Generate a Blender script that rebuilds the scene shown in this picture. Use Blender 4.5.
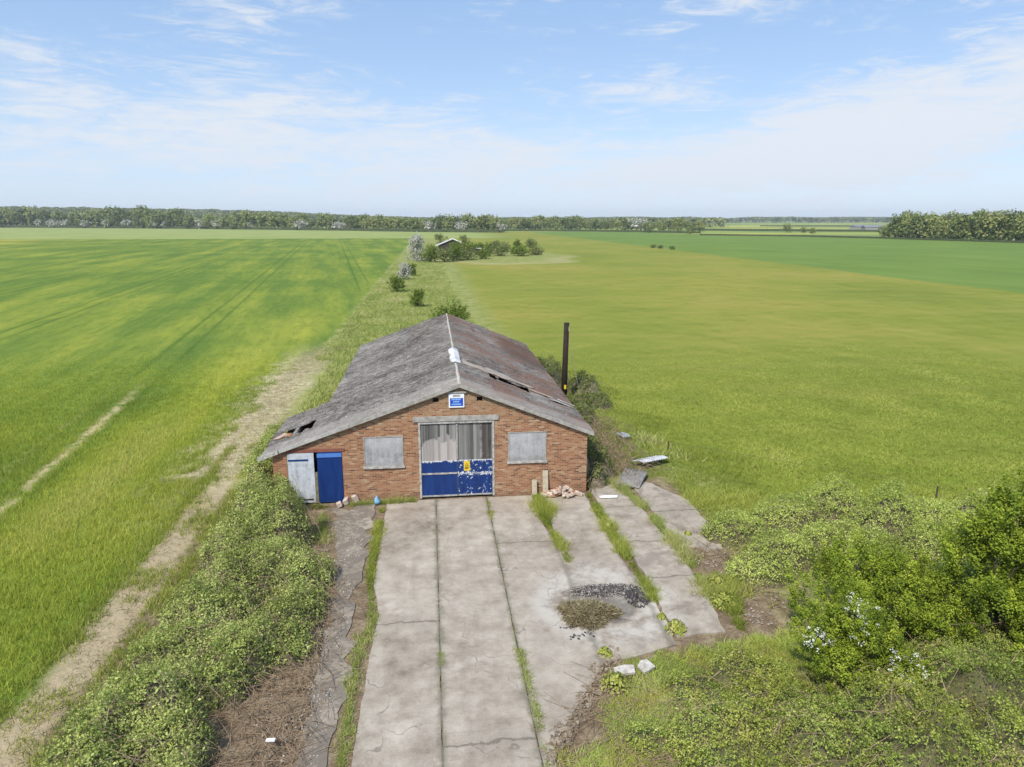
import bpy, bmesh, math, random
import numpy as np
from math import radians, sin, cos, pi, exp
from mathutils import Vector, Matrix
from mathutils import noise as mn

for o in list(bpy.data.objects): bpy.data.objects.remove(o)
sc = bpy.context.scene
COL = sc.collection
random.seed(7); RNG = np.random.default_rng(7)

# ------------------------------------------------------------------ camera
F, PITCH, YAW, H = 711.0, 13.0, 6.5, 10.8
cd = bpy.data.cameras.new('camera'); cam = bpy.data.objects.new('camera', cd); COL.objects.link(cam)
cd.sensor_width = 36; cd.lens = 36*F/1024; cd.clip_end = 20000; cd.clip_start = .1
cam.location = (0, 0, H); cam.rotation_euler = (radians(90-PITCH), 0, radians(-YAW))
sc.camera = cam
_p, _y = radians(PITCH), radians(YAW)
_fw = np.array([sin(_y)*cos(_p), cos(_y)*cos(_p), -sin(_p)]); _r = np.array([cos(_y), -sin(_y), 0]); _u = np.cross(_r, _fw)
def G(px, py, z=0.0):
    """survey helper: where a sight line of the drone meets height z"""
    d = _fw*F + _r*(px-512) - _u*(py-383.5)
    t = (z-H)/d[2]
    return float(d[0]*t), float(d[1]*t)

# ------------------------------------------------------------------ light
SUN_EL, SUN_AZ = 50.0, 215.0      # azimuth clockwise from +Y : behind the drone, to the left
sc.view_settings.view_transform = 'Standard'; sc.view_settings.look = 'None'
sc.view_settings.exposure = 0.80; sc.view_settings.gamma = 1.0
sl = bpy.data.lights.new('sun', 'SUN'); sun = bpy.data.objects.new('sun', sl); COL.objects.link(sun)
sl.energy = 2.8; sl.angle = radians(3.0); sl.color = (1, .935, .83)
_sd = Vector((sin(radians(SUN_AZ))*cos(radians(SUN_EL)), cos(radians(SUN_AZ))*cos(radians(SUN_EL)), sin(radians(SUN_EL))))
sun.rotation_euler = _sd.to_track_quat('Z', 'Y').to_euler(); sun.location = (0, 0, 60)

# ------------------------------------------------------------------ node helpers
class NT:
    def __init__(s, tree):
        s.t = tree; s.n = tree.nodes; s.l = tree.links
    def put(s, sock, v):
        if v is None: return
        if isinstance(v, bpy.types.NodeSocket): s.l.new(v, sock)
        else:
            if isinstance(v, (tuple, list)) and len(v) == 3 and sock.type == 'RGBA': v = (*v, 1)
            sock.default_value = v
    def m(s, op, a, b=None, c=None, clamp=False):
        n = s.n.new('ShaderNodeMath'); n.operation = op; n.use_clamp = clamp
        s.put(n.inputs[0], a); s.put(n.inputs[1], b); s.put(n.inputs[2], c); return n.outputs[0]
    def add(s, a, b): return s.m('ADD', a, b)
    def mul(s, a, b): return s.m('MULTIPLY', a, b)
    def sub(s, a, b): return s.m('SUBTRACT', a, b)
    def mx(s, a, b): return s.m('MAXIMUM', a, b)
    def mi(s, a, b): return s.m('MINIMUM', a, b)
    def step(s, x, a, b):
        n = s.n.new('ShaderNodeMapRange'); n.interpolation_type = 'SMOOTHSTEP'
        s.put(n.inputs[0], x)
        if a > b: n.inputs[1].default_value, n.inputs[2].default_value, n.inputs[3].default_value, n.inputs[4].default_value = b, a, 1, 0
        else: n.inputs[1].default_value, n.inputs[2].default_value = a, b
        return n.outputs[0]
    def band(s, x, a, b, w): return s.mul(s.step(x, a-w, a+w), s.step(x, b+w, b-w))
    def mix(s, f, a, b, mode='MIX'):
        n = s.n.new('ShaderNodeMix'); n.data_type = 'RGBA'; n.blend_type = mode
        s.put(n.inputs[0], f); s.put(n.inputs[6], a); s.put(n.inputs[7], b); return n.outputs[2]
    def pos(s):
        g = s.n.new('ShaderNodeNewGeometry'); sp = s.n.new('ShaderNodeSeparateXYZ'); s.l.new(g.outputs['Position'], sp.inputs[0])
        s.P = g.outputs['Position']; s.N = g.outputs['Normal']
        return sp.outputs
    def obj(s):
        g = s.n.new('ShaderNodeTexCoord'); sp = s.n.new('ShaderNodeSeparateXYZ'); s.l.new(g.outputs['Object'], sp.inputs[0])
        s.O = g.outputs['Object']; return sp.outputs
    def vec(s, x, y, z=0.0):
        n = s.n.new('ShaderNodeCombineXYZ'); s.put(n.inputs[0], x); s.put(n.inputs[1], y); s.put(n.inputs[2], z); return n.outputs[0]
    def noise(s, v, scale, det=3, rough=.55, dist=0.0):
        n = s.n.new('ShaderNodeTexNoise'); s.put(n.inputs['Vector'], v); n.inputs['Scale'].default_value = scale
        n.inputs['Detail'].default_value = det; n.inputs['Roughness'].default_value = rough; n.inputs['Distortion'].default_value = dist
        return n.outputs[0]
    def vor(s, v, scale, feat='F1'):
        n = s.n.new('ShaderNodeTexVoronoi'); n.feature = feat; s.put(n.inputs['Vector'], v); n.inputs['Scale'].default_value = scale
        return n.outputs[0]
    def ramp(s, f, stops):
        n = s.n.new('ShaderNodeValToRGB'); cr = n.color_ramp
        while len(cr.elements) < len(stops): cr.elements.new(.5)
        for e, (p, c) in zip(cr.elements, stops): e.position = p; e.color = (*c, 1)
        s.put(n.inputs[0], f); return n.outputs[0]
    def attr(s, name):
        n = s.n.new('ShaderNodeAttribute'); n.attribute_name = name; return n.outputs['Fac']
    def bump(s, h, strength=.5, dist=.02):
        n = s.n.new('ShaderNodeBump'); n.inputs['Strength'].default_value = strength; n.inputs['Distance'].default_value = dist
        s.put(n.inputs['Height'], h); return n.outputs[0]
def mat(name, fn, rough=.9, spec=.2):
    m = bpy.data.materials.new(name); m.use_nodes = True; t = NT(m.node_tree)
    b = t.n['Principled BSDF']; b.inputs['Roughness'].default_value = rough; b.inputs['Specular IOR Level'].default_value = spec
    r = fn(t)
    if isinstance(r, tuple) and len(r) == 2 and not isinstance(r[0], float):
        c, nrm = r
        if nrm is not None: t.l.new(nrm, b.inputs['Normal'])
    else: c = r
    t.put(b.inputs['Base Color'], c); return m
def leafmat(name, stops, trans=.3, objrand=0.0, tint=None):
    m = bpy.data.materials.new(name); m.use_nodes = True; t = NT(m.node_tree)
    b = t.n['Principled BSDF']; b.inputs['Roughness'].default_value = .62; b.inputs['Specular IOR Level'].default_value = .25
    a = t.attr('rnd')
    if objrand:
        oi = t.n.new('ShaderNodeObjectInfo'); a = t.add(a, t.mul(t.sub(oi.outputs['Random'], .5), objrand))
        a = t.m('ADD', a, 0.0, clamp=True)
    c = t.ramp(a, stops)
    if tint:
        t.pos(); c = t.mix(t.step(t.noise(t.P, tint[0], 2), .42, .62), c, t.mix(1.0, c, tint[1], 'MULTIPLY'))
    t.l.new(c, b.inputs['Base Color'])
    tr = t.n.new('ShaderNodeBsdfTranslucent'); t.l.new(c, tr.inputs[0])
    ms = t.n.new('ShaderNodeMixShader'); ms.inputs[0].default_value = trans
    t.l.new(b.outputs[0], ms.inputs[1]); t.l.new(tr.outputs[0], ms.inputs[2])
    t.l.new(ms.outputs[0], t.n['Material Output'].inputs[0]); return m

# ------------------------------------------------------------------ sky
w = bpy.data.worlds.new('World'); sc.world = w; w.use_nodes = True
t = NT(w.node_tree); bg = t.n['Background']; bg.inputs[1].default_value = .1
sky = t.n.new('ShaderNodeTexSky'); sky.sky_type = 'NISHITA'; sky.sun_disc = False
sky.sun_elevation = radians(SUN_EL); sky.sun_rotation = radians(SUN_AZ)
sky.air_density = 1.0; sky.dust_density = .6; sky.ozone_density = 1.5; sky.altitude = 50
tc = t.n.new('ShaderNodeTexCoord'); sp = t.n.new('ShaderNodeSeparateXYZ'); t.l.new(tc.outputs['Generated'], sp.inputs[0])
dx, dy, dz = sp.outputs
az = t.mul(t.m('ARCTAN2', dx, dy), 57.2958); el = t.mul(t.m('ARCSINE', dz), 57.2958)
# cirrus: stretched noise on a high flat layer, gathered in a few banks of given bearing and height
zz = t.add(t.mx(dz, 0.0), .10)
cv = t.vec(t.m('DIVIDE', dx, zz), t.m('DIVIDE', dy, zz), 0)
n1 = t.noise(cv, .55, 7, .62, .8)
n2 = t.noise(t.vec(t.mul(az, .05), t.add(t.mul(el, .13), t.mul(az, -.02)), 3.0), 1.5, 8, .66, .7)
n3 = t.noise(t.vec(t.add(t.mul(az, .06), t.mul(el, .10)), t.mul(t.sub(el, t.mul(az, .12)), .30), 1.0), .9, 8, .66, .9)
def bank(a0, e0, sa, se, k, tilt=0.0):
    da = t.sub(az, a0); de = t.sub(t.sub(el, e0), t.mul(da, tilt))
    q = t.add(t.m('POWER', t.m('ABSOLUTE', t.m('DIVIDE', da, sa)), 2.0), t.m('POWER', t.m('ABSOLUTE', t.m('DIVIDE', de, se)), 2.0))
    return t.mul(t.m('EXPONENT', t.mul(q, -1.0)), k)
cov = bank(-17, 6.8, 17, 3.8, .50, -.08)
for b_ in [(36, 8, 14, 4.4, .80, .16), (24, 3.6, 20, 2.4, .58, .05), (-11, 14, 7, 2.0, .42, .30), (16.5, 9.2, 4, 1.3, .50, 0), (23, 15, 6, 1.6, .34, .15), (5, 3.8, 10, 2.2, .42, 0), (-4, 8, 7, 2.2, .2, 0)]:
    cov = t.add(cov, bank(*b_))
nn = t.add(t.add(t.mul(n1, .30), t.mul(n2, .40)), t.mul(n3, .30))
n4_ = t.noise(t.vec(t.add(t.mul(az, .10), t.mul(el, .22)), t.mul(t.sub(el, t.mul(az, .05)), .55), 7.0), 1.6, 8, .7, 1.5)
cl = t.step(t.add(t.add(cov, t.mul(t.sub(nn, .5), 3.0)), t.mul(t.sub(n4_, .5), 1.7)), .04, .78)
haze_f = t.step(el, 9.0, -1.0)
cl = t.mi(t.add(t.mul(cl, .84), t.mul(haze_f, .12)), 0.97)
# the rest of the sky dome (behind the drone) carries scattered thin cloud
cl = t.mx(cl, t.mul(t.step(el, 16, 30), t.mul(t.step(n1, .45, .75), .6)))
clc = t.mix(t.step(el, 0, 9), (4.35, 4.7, 5.3), (4.75, 4.95, 5.25))
skyc = t.mix(1.0, sky.outputs[0], (1.02, 1.02, 1.10), 'MULTIPLY')
skyc = t.mix(.7, skyc, t.mix(t.step(el, 0, 16), (3.2, 4.2, 5.6), (2.05, 3.15, 4.85)))
t.l.new(t.mix(cl, skyc, clc), bg.inputs[0])

# ------------------------------------------------------------------ object helpers
def tag(o, label=None, cat=None, group=None, kind=None):
    if label: o['label'] = label
    if cat: o['category'] = cat
    if group: o['group'] = group
    if kind: o['kind'] = kind
    return o
def empty(name, loc=(0, 0, 0), rz=0.0, label=None, cat=None, group=None):
    o = bpy.data.objects.new(name, None); COL.objects.link(o); o.location = loc; o.rotation_euler[2] = rz
    return tag(o, label, cat, group)
def link(name, me, m=None, parent=None, smooth=False):
    o = bpy.data.objects.new(name, me); COL.objects.link(o)
    if m is not None and not me.materials: me.materials.append(m)
    if parent: o.parent = parent
    if smooth:
        for p in me.polygons: p.use_smooth = True
    return o
class MB:
    def __init__(s): s.v = []; s.f = []
    def poly(s, pts, faces):
        k = len(s.v); s.v += [tuple(p) for p in pts]; s.f += [tuple(i+k for i in f) for f in faces]; return s
    def box(s, x0, x1, y0, y1, z0, z1, M=None):
        p = [(x, y, z) for z in (z0, z1) for y in (y0, y1) for x in (x0, x1)]
        if M is not None: p = [tuple(M @ Vector(q)) for q in p]
        return s.poly(p, [(0, 2, 3, 1), (4, 5, 7, 6), (0, 1, 5, 4), (2, 6, 7, 3), (0, 4, 6, 2), (1, 3, 7, 5)])
    def prism(s, pts, d0, d1, axis='y'):
        """pts: outline in the plane across the axis, CCW"""
        n = len(pts)
        def mk(a, b, d): return (a, d, b) if axis == 'y' else ((d, a, b) if axis == 'x' else (a, b, d))
        P = [mk(a, b, d0) for a, b in pts]+[mk(a, b, d1) for a, b in pts]
        return s.poly(P, [tuple(range(n))[::-1], tuple(range(n, 2*n))]+[(i, (i+1) % n, n+(i+1) % n, n+i) for i in range(n)])
    def tube(s, pts, rad, n=7):
        pts = [Vector(p) for p in pts]; k = len(s.v)
        for i, p in enumerate(pts):
            d = (pts[min(i+1, len(pts)-1)]-pts[max(i-1, 0)]).normalized()
            a = d.orthogonal().normalized(); b = d.cross(a); r = rad[i] if isinstance(rad, (list, tuple)) else rad
            s.v += [tuple(p+(a*cos(2*pi*j/n)+b*sin(2*pi*j/n))*r) for j in range(n)]
        for i in range(len(pts)-1):
            for j in range(n): s.f.append((k+i*n+j, k+i*n+(j+1) % n, k+(i+1)*n+(j+1) % n, k+(i+1)*n+j))
        s.f.append(tuple(k+j for j in range(n))[::-1]); s.f.append(tuple(k+(len(pts)-1)*n+j for j in range(n))); return s
    def build(s, name, m, parent=None, smooth=False, bevel=0.0):
        me = bpy.data.meshes.new(name); me.from_pydata(s.v, [], s.f); me.validate()
        bm = bmesh.new(); bm.from_mesh(me); bmesh.ops.recalc_face_normals(bm, faces=bm.faces)
        if bevel: bmesh.ops.bevel(bm, geom=list(bm.edges), offset=bevel, segments=1, affect='EDGES')
        bm.to_mesh(me); bm.free()
        return link(name, me, m, parent, smooth)
def fastmesh(name, V, k, rnd, m, parent=None):
    """V: (n*k,3) vertices of n separate k-gons"""
    n = len(V)//k; me = bpy.data.meshes.new(name)
    me.vertices.add(n*k); me.vertices.foreach_set('co', np.ascontiguousarray(V, dtype=np.float32).ravel())
    me.loops.add(n*k); me.loops.foreach_set('vertex_index', np.arange(n*k, dtype=np.int32))
    me.polygons.add(n); me.polygons.foreach_set('loop_start', np.arange(n, dtype=np.int32)*k)
    at = me.attributes.new('rnd', 'FLOAT', 'POINT'); at.data.foreach_set('value', np.repeat(np.clip(rnd, 0, 1), k).astype(np.float32))
    me.update(calc_edges=True); me.validate()
    return link(name, me, m, parent)
def unit(a): return a/np.maximum(np.linalg.norm(a, axis=-1, keepdims=True), 1e-9)
def leafquads(C, Nn, size, rng=RNG, aspect=.62):
    n = len(C); Nn = unit(Nn); h = unit(np.cross(Nn, rng.normal(size=(n, 3)))); g = np.cross(Nn, h)
    L = (size*rng.uniform(.65, 1.35, n))[:, None]; W = L*aspect
    V = np.stack([C-h*L*.5, C+g*W*.5+Nn*L*.08, C+h*L*.5-Nn*L*.12, C-g*W*.5+Nn*L*.08], 1)
    return V.reshape(-1, 3)
def leaves(name, C, Nn, size, rnd, m, parent=None, rng=RNG):
    return fastmesh(name, leafquads(C, Nn, size, rng), 4, rnd, m, parent)
def tufts(name, XY, z, hgt, m, nb=7, spread=.09, wid=.02, lean=.5, rnd=None, parent=None, rng=RNG):
    n = len(XY); hgt = np.broadcast_to(hgt, (n,)); z = np.broadcast_to(z, (n,))
    B = np.repeat(np.column_stack([XY, z]), nb, 0); hh = np.repeat(hgt, nb)*rng.uniform(.55, 1.15, n*nb)
    B[:, :2] += rng.normal(size=(n*nb, 2))*spread
    a = rng.uniform(0, 2*pi, n*nb); w_ = wid*rng.uniform(.6, 1.4, n*nb)
    dr = np.column_stack([np.cos(a), np.sin(a)]); ln = rng.normal(size=(n*nb, 2))*lean*hh[:, None]
    P0 = B.copy(); P0[:, :2] -= dr*w_[:, None]; P1 = B.copy(); P1[:, :2] += dr*w_[:, None]
    T = B.copy(); T[:, :2] += ln; T[:, 2] += hh
    V = np.stack([P0, P1, T], 1).reshape(-1, 3)
    if rnd is None: rnd = rng.uniform(0, 1, n)
    R = np.repeat(rnd, nb)*.75+rng.uniform(0, .25, n*nb)
    return fastmesh(name, V, 3, R, m, parent)
def vnoise(x, y, s, seed=0.0):
    return np.array([mn.noise((a*s+seed, b*s-seed, seed*.37)) for a, b in zip(x, y)])

# ------------------------------------------------------------------ materials
def land(t):
    x, y, z = t.pos(); P = t.P
    a = t.noise(P, .45, 4, .6); b = t.noise(P, 2.6, 4, .65); c = t.noise(P, .035, 4, .55); e = t.noise(P, .008, 3, .5); f = t.noise(P, 14, 3, .7)
    u = t.add(x, t.mul(y, .13)); yd = t.noise(t.vec(u, t.mul(y, .09), 0), .20, 5, .6)            # drilling streaks
    yd2 = t.noise(t.vec(u, t.mul(y, .03), 5), 1.1, 4, .65)
    xb = t.add(x, t.add(t.mul(t.sub(a, .5), 2.0), t.mul(t.sub(b, .5), 1.0)))
    # ---- crop
    cf = t.add(t.add(t.mul(yd, .62), t.mul(c, .40)), t.mul(t.sub(yd2, .5), .12))
    yb = t.mul(t.band(t.add(x, t.mul(t.sub(a, .5), 3)), -17, -11.5, 2.2), t.mul(t.step(y, 32, 48), t.step(y, 110, 75))); cf = t.add(cf, t.mul(yb, .17))
    crop = t.ramp(cf, [(.34, (.090, .148, .026)), (.46, (.125, .190, .030)), (.55, (.195, .245, .036)), (.68, (.31, .325, .048))])
    fn = t.noise(t.vec(t.mul(u, 1.0), t.mul(y, .22), 9), 1.3, 7, .8)
    crop = t.mix(t.mul(t.step(fn, .46, .62), .42), crop, (.065, .13, .014))
    crop = t.mix(t.mul(t.step(fn, .44, .34), .30), crop, (.27, .32, .04))
    crop = t.mix(t.mul(t.step(t.noise(P, 7, 3, .7), .45, .65), .25), crop, (.06, .12, .012))
    # tramlines: pairs of wheel tracks every 18 m
    tm = t.m('PINGPONG', t.add(u, t.add(13.3, t.mul(t.sub(a, .5), .3))), 9.0)
    tr = t.mul(t.band(tm, .75, 1.15, .16), t.step(x, -10, -12))
    crop = t.mix(t.mul(tr, .6), crop, (.06, .12, .015))
    # pale worn diagonal track
    dl = t.add(u, t.mul(t.sub(a, .5), .8))
    trk = t.mul(t.mx(t.band(dl, -13.2, -12.6, .3), t.mul(t.band(dl, -14.8, -14.3, .25), .3)), t.mul(t.step(y, 20, 30), t.mul(t.step(y, 52, 40), t.step(t.noise(P, .7, 4, .7), .34, .50))))
    crop = t.mix(t.mul(trk, t.mul(t.step(b, .2, .5), .95)), crop, (.46, .38, .21))
    nearc = t.step(y, 42, 24)
    crop = t.mix(t.mul(nearc, t.mul(t.step(f, .5, .72), .35)), crop, (.26, .24, .10))
    # ---- straw patch along the crop edge
    sp_ = t.mul(t.band(t.add(xb, t.mul(t.sub(a, .5), 3.0)), -11.7, -8.4, .9), t.mul(t.step(y, 22, 34), t.step(y, 66, 50)))
    straw = t.mix(t.step(t.add(t.mul(f, .5), t.mul(b, .5)), .38, .62), (.25, .235, .10), (.58, .49, .33))
    strip = t.mul(t.band(t.add(x, t.mul(t.sub(a, .5), .9)), -9.5, -8.35, .22), t.step(y, 75, 30))
    # ---- verge
    verge = t.ramp(t.add(t.mul(a, .5), t.mul(b, .5)), [(.32, (.10, .14, .03)), (.45, (.19, .23, .055)), (.56, (.29, .29, .10)), (.68, (.42, .36, .20))])
    soil = t.ramp(t.add(t.mul(b, .6), t.mul(f, .4)), [(.3, (.085, .058, .036)), (.5, (.19, .14, .09)), (.68, (.36, .29, .20))])
    yard = t.mul(t.step(y, 29.5, 27), t.step(xb, 10.8, 9.2))
    col = t.mix(yard, verge, soil)
    # ---- pasture
    pc = t.ramp(t.add(t.add(t.mul(c, .5), t.mul(a, .2)), t.mul(e, .3)), [(.36, (.155, .192, .030)), (.48, (.212, .235, .038)), (.57, (.272, .255, .052)), (.66, (.335, .268, .082))])
    m6 = t.noise(P, .22, 9, .82)
    pc = t.mix(t.mul(t.step(m6, .49, .60), .42), pc, (.125, .165, .018))
    pc = t.mix(t.mul(t.step(m6, .45, .36), .35), pc, (.36, .34, .075))
    wl = t.noise(t.vec(t.mul(x, .12), t.mul(y, .5), 2), .5, 4, .6)
    pc = t.mix(t.mul(t.step(wl, .52, .66), .28), pc, (.33, .28, .08))
    near_g = t.step(y, 46, 26)
    pc = t.mix(t.mul(near_g, .5), pc, (.15, .22, .022))
    pc = t.mix(t.mul(t.step(t.noise(P, 5, 3, .7), .42, .66), .25), pc, (.10, .15, .018))
    ex = t.mul(t.m('EXPONENT', t.mul(t.sub(y, 27), -.06)), 5.5)
    pb = t.sub(xb, t.add(ex, 6.5))
    col = t.mix(t.step(pb, -1.6, 1.6), col, pc)
    # pale rim of the overgrown compound and its rough ground
    cx = t.m('DIVIDE', t.sub(x, 18), 20.0); cy = t.m('DIVIDE', t.sub(y, 228), 46.0)
    rr = t.add(t.m('SQRT', t.add(t.mul(cx, cx), t.mul(cy, cy))), t.mul(t.sub(c, .5), 1.1))
    col = t.mix(t.step(rr, 1.12, .9), col, verge)
    col = t.mix(t.mul(t.band(rr, 1.0, 1.16, .07), t.mul(t.step(y, 232, 205), .6)), col, (.36, .33, .17))
    # ---- dark green cereal on the right
    gc = t.ramp(t.add(t.mul(c, .5), t.mul(yd, .5)), [(.35, (.110, .175, .034)), (.6, (.150, .225, .045)), (.75, (.20, .26, .06))])
    gx = t.add(x, t.mul(t.sub(c, .5), 6))
    col = t.mix(t.step(gx, 86.5, 89.5), col, gc)
    # crop and its edge
    cropm = t.mul(t.step(xb, -8.7, -9.9), t.step(y, 436, 432))
    col = t.mix(cropm, col, crop)
    straw = t.mix(t.mul(t.step(y, 33, 26), .7), straw, (.35, .275, .18))
    col = t.mix(t.mul(t.mx(sp_, strip), t.step(t.add(t.mul(b, .6), t.mul(a, .4)), .30, .46)), col, straw)
    # ---- beyond
    far = t.ramp(c, [(.35, (.23, .28, .08)), (.65, (.29, .33, .11))])
    fl = t.mul(t.step(y, 426, 433), t.step(t.add(x, t.mul(t.sub(y, 430), .0)), 60, 30))
    col = t.mix(fl, col, far)
    yl = t.mul(t.step(y, 245, 262), t.mul(t.step(y, 432, 425), t.step(t.add(x, t.mul(t.sub(y, 300), .3)), -150, -190)))
    col = t.mix(t.mul(yl, t.mul(t.step(c, .3, .6), .6)), col, (.40, .35, .06))
    hd = t.add(t.sub(y, 530), t.mul(t.sub(x, 203), 2.4))
    st = t.noise(t.vec(t.mul(x, .0012), t.mul(y, .006), 0), 1.0, 2, .4)
    pat = t.ramp(st, [(.36, (.12, .20, .06)), (.44, (.22, .28, .07)), (.5, (.42, .40, .08)), (.54, (.17, .23, .07)), (.66, (.27, .27, .11))])
    pat.node.color_ramp.interpolation = 'CONSTANT'
    col = t.mix(t.mul(t.step(hd, 0, 6), t.step(x, 60, 70)), col, pat)
    col = t.mix(t.mul(t.step(y, 636, 642), t.step(x, 30, 60)), col, pat)
    hgt = t.add(t.mul(b, 1.0), t.mul(f, .5))
    return col, t.bump(hgt, .55, .12)
M_land = mat('land', land, .95, .1)
def concrete(t):
    x, y, z = t.pos(); P = t.P
    a = t.noise(P, .35, 5, .6); b = t.noise(P, 1.5, 7, .72); f = t.noise(P, 22, 4, .75); s = t.noise(t.vec(t.mul(x, 2.2), t.mul(y, .25), 1), 1.1, 5, .65)
    col = t.ramp(t.add(t.mul(a, .45), t.mul(b, .55)), [(.34, (.18, .143, .108)), (.43, (.288, .244, .194)), (.52, (.372, .325, .267)), (.66, (.49, .44, .37))])
    col = t.mix(t.mul(t.step(s, .50, .74), .26), col, (.19, .165, .13))
    col = t.mix(t.mul(t.step(f, .5, .72), .35), col, (.13, .112, .09))
    col = t.mix(t.mul(t.step(f, .42, .2), .25), col, (.5, .49, .46))
    # brush lines across near slabs
    br = t.noise(t.vec(t.mul(x, .4), t.mul(y, 9), 0), 1.0, 3, .6)
    col = t.mix(t.mul(t.step(br, .55, .7), t.mul(t.step(y, 19, 12), .26)), col, (.21, .18, .145))
    # ash ring of the bonfire
    fx = t.sub(x, 4.8); fy = t.sub(y, 18.1); r = t.m('SQRT', t.add(t.mul(fx, fx), t.mul(fy, fy)))
    r = t.add(r, t.mul(t.sub(b, .5), 1.8))
    r = t.add(r, t.mul(t.sub(a, .5), 2.2)); col = t.mix(t.mul(t.band(r, .95, 2.2, .45), t.mul(t.step(b, .32, .6), .5)), col, (.54, .51, .47))
    col = t.mix(t.mul(t.step(r, 1.0, .4), .65), col, (.10, .095, .09))
    # dark, mossy dirt gathered along the joints and edges and at the wall foot
    jt = t.m('PINGPONG', t.add(x, 40), 1.0)
    jl = t.add(jt, t.mul(t.sub(t.noise(P, 3.5, 4, .7), .5), .10)); col = t.mix(t.mul(t.step(jl, .035, .012), t.mul(t.band(x, -.5, 2.5, .1), t.mul(t.step(t.noise(P, .8, 3, .6), .36, .52), .65))), col, (.11, .10, .06))
    jt = t.add(jt, t.mul(t.sub(b, .5), .35))
    col = t.mix(t.mul(t.step(jt, .16, .0), .55), col, (.13, .12, .09))
    rt = t.mul(t.add(.25, t.mul(t.step(x, 3.5, 7), .75)), t.step(t.add(t.mul(a, .5), t.mul(t.noise(P, .9, 6, .7), .5)), .50, .60))
    col = t.mix(t.mul(rt, .62), col, (.17, .14, .11))
    pale = t.mul(t.step(t.noise(P, .5, 6, .72), .56, .70), .45); col = t.mix(pale, col, (.56, .51, .44))
    lf = t.mul(t.step(x, -1.9, -2.3), t.step(b, .40, .52))
    col = t.mix(t.mul(lf, .75), col, (.13, .11, .09))
    # cracks
    pw = t.n.new('ShaderNodeVectorMath'); pw.operation = 'ADD'; t.l.new(P, pw.inputs[0])
    nv = t.n.new('ShaderNodeTexNoise'); t.l.new(P, nv.inputs['Vector']); nv.inputs['Scale'].default_value = 1.4; t.l.new(nv.outputs[1], pw.inputs[1])
    tq = t.add(y, t.mul(t.sub(t.noise(P, 1.2, 4, .7), .5), .5))
    for yc, xa, xb_ in ((17.75, -2.2, -.02), (12.9, 0, 2), (22.3, 2, 4), (24.9, 6.2, 8), (21.9, 6.2, 8), (24.3, 8, 10), (19.4, 6, 8)):
        ln = t.mul(t.step(t.m('ABSOLUTE', t.sub(tq, yc)), .05, .015), t.band(x, xa, xb_, .05)); col = t.mix(t.mul(ln, .65), col, (.11, .095, .075))
        dk = t.mul(t.step(t.m('ABSOLUTE', t.sub(tq, yc)), .5, .0), t.mul(t.band(x, xa, xb_, .3), t.step(b, .48, .62))); col = t.mix(t.mul(dk, .5), col, (.15, .13, .10))
    cr = t.vor(pw.outputs[0], .30, 'DISTANCE_TO_EDGE')
    col = t.mix(t.mul(t.step(cr, .007, .001), t.mul(t.step(b, .45, .56), .5)), col, (.08, .07, .055))
    return col, t.bump(t.add(b, t.mul(f, .4)), .35, .03)
M_conc = mat('weathered_concrete', concrete, .92, .2)
def brick(t):
    x, y, z = t.pos(); P = t.P
    g = t.n.new('ShaderNodeSeparateXYZ'); t.l.new(t.N, g.inputs[0])
    u = t.mix(t.step(t.m('ABSOLUTE', g.outputs[0]), .4, .6), t.vec(x, x, x), t.vec(y, y, y))
    us = t.n.new('ShaderNodeSeparateXYZ'); t.l.new(u, us.inputs[0])
    bt = t.n.new('ShaderNodeTexBrick'); t.l.new(t.vec(us.outputs[0], z, 0), bt.inputs[0])
    bt.inputs['Color1'].default_value = (0, 0, 0, 1); bt.inputs['Color2'].default_value = (1, 1, 1, 1); bt.inputs['Mortar'].default_value = (.5, .5, .5, 1)
    bt.inputs['Scale'].default_value = 1; bt.inputs['Brick Width'].default_value = .205; bt.inputs['Row Height'].default_value = .068
    bt.inputs['Mortar Size'].default_value = .009; bt.inputs['Mortar Smooth'].default_value = .15; bt.inputs['Bias'].default_value = 0
    lo = t.noise(P, .7, 4, .6); hi = t.noise(P, 9, 4, .7)
    c = t.ramp(t.add(bt.outputs[0], t.mul(t.sub(hi, .5), .3)), [(0, (.13, .062, .042)), (.15, (.245, .098, .050)), (.4, (.325, .137, .066)), (.65, (.365, .178, .090)), (.88, (.39, .225, .13)), (1, (.44, .32, .21))])
    buff = t.mul(t.step(t.add(z, t.mul(t.sub(lo, .5), 3.5)), 2.9, 4.0), .6)
    c = t.mix(buff, c, t.mix(t.step(hi, .3, .7), (.16, .10, .055), (.42, .30, .17)))
    redl = t.mul(t.step(t.add(x, t.mul(t.sub(lo, .5), 2)), -3.2, -3.9), t.step(z, 2.6, 1.8))
    c = t.mix(t.mul(redl, .4), c, (.40, .13, .055))
    c = t.mix(bt.outputs[1], c, (.33, .255, .18))
    c = t.mix(t.mul(t.step(lo, .55, .75), .35), c, (.22, .15, .10))
    c = t.mix(t.mul(t.step(t.add(z, t.mul(t.sub(hi, .5), .6)), .4, .0), .4), c, (.20, .13, .095))
    return c, t.bump(t.add(t.mul(bt.outputs[1], -1.0), t.mul(hi, .4)), .6, .012)
M_brick = mat('old_red_brick', brick, .9, .15)
PIT = .15
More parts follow.
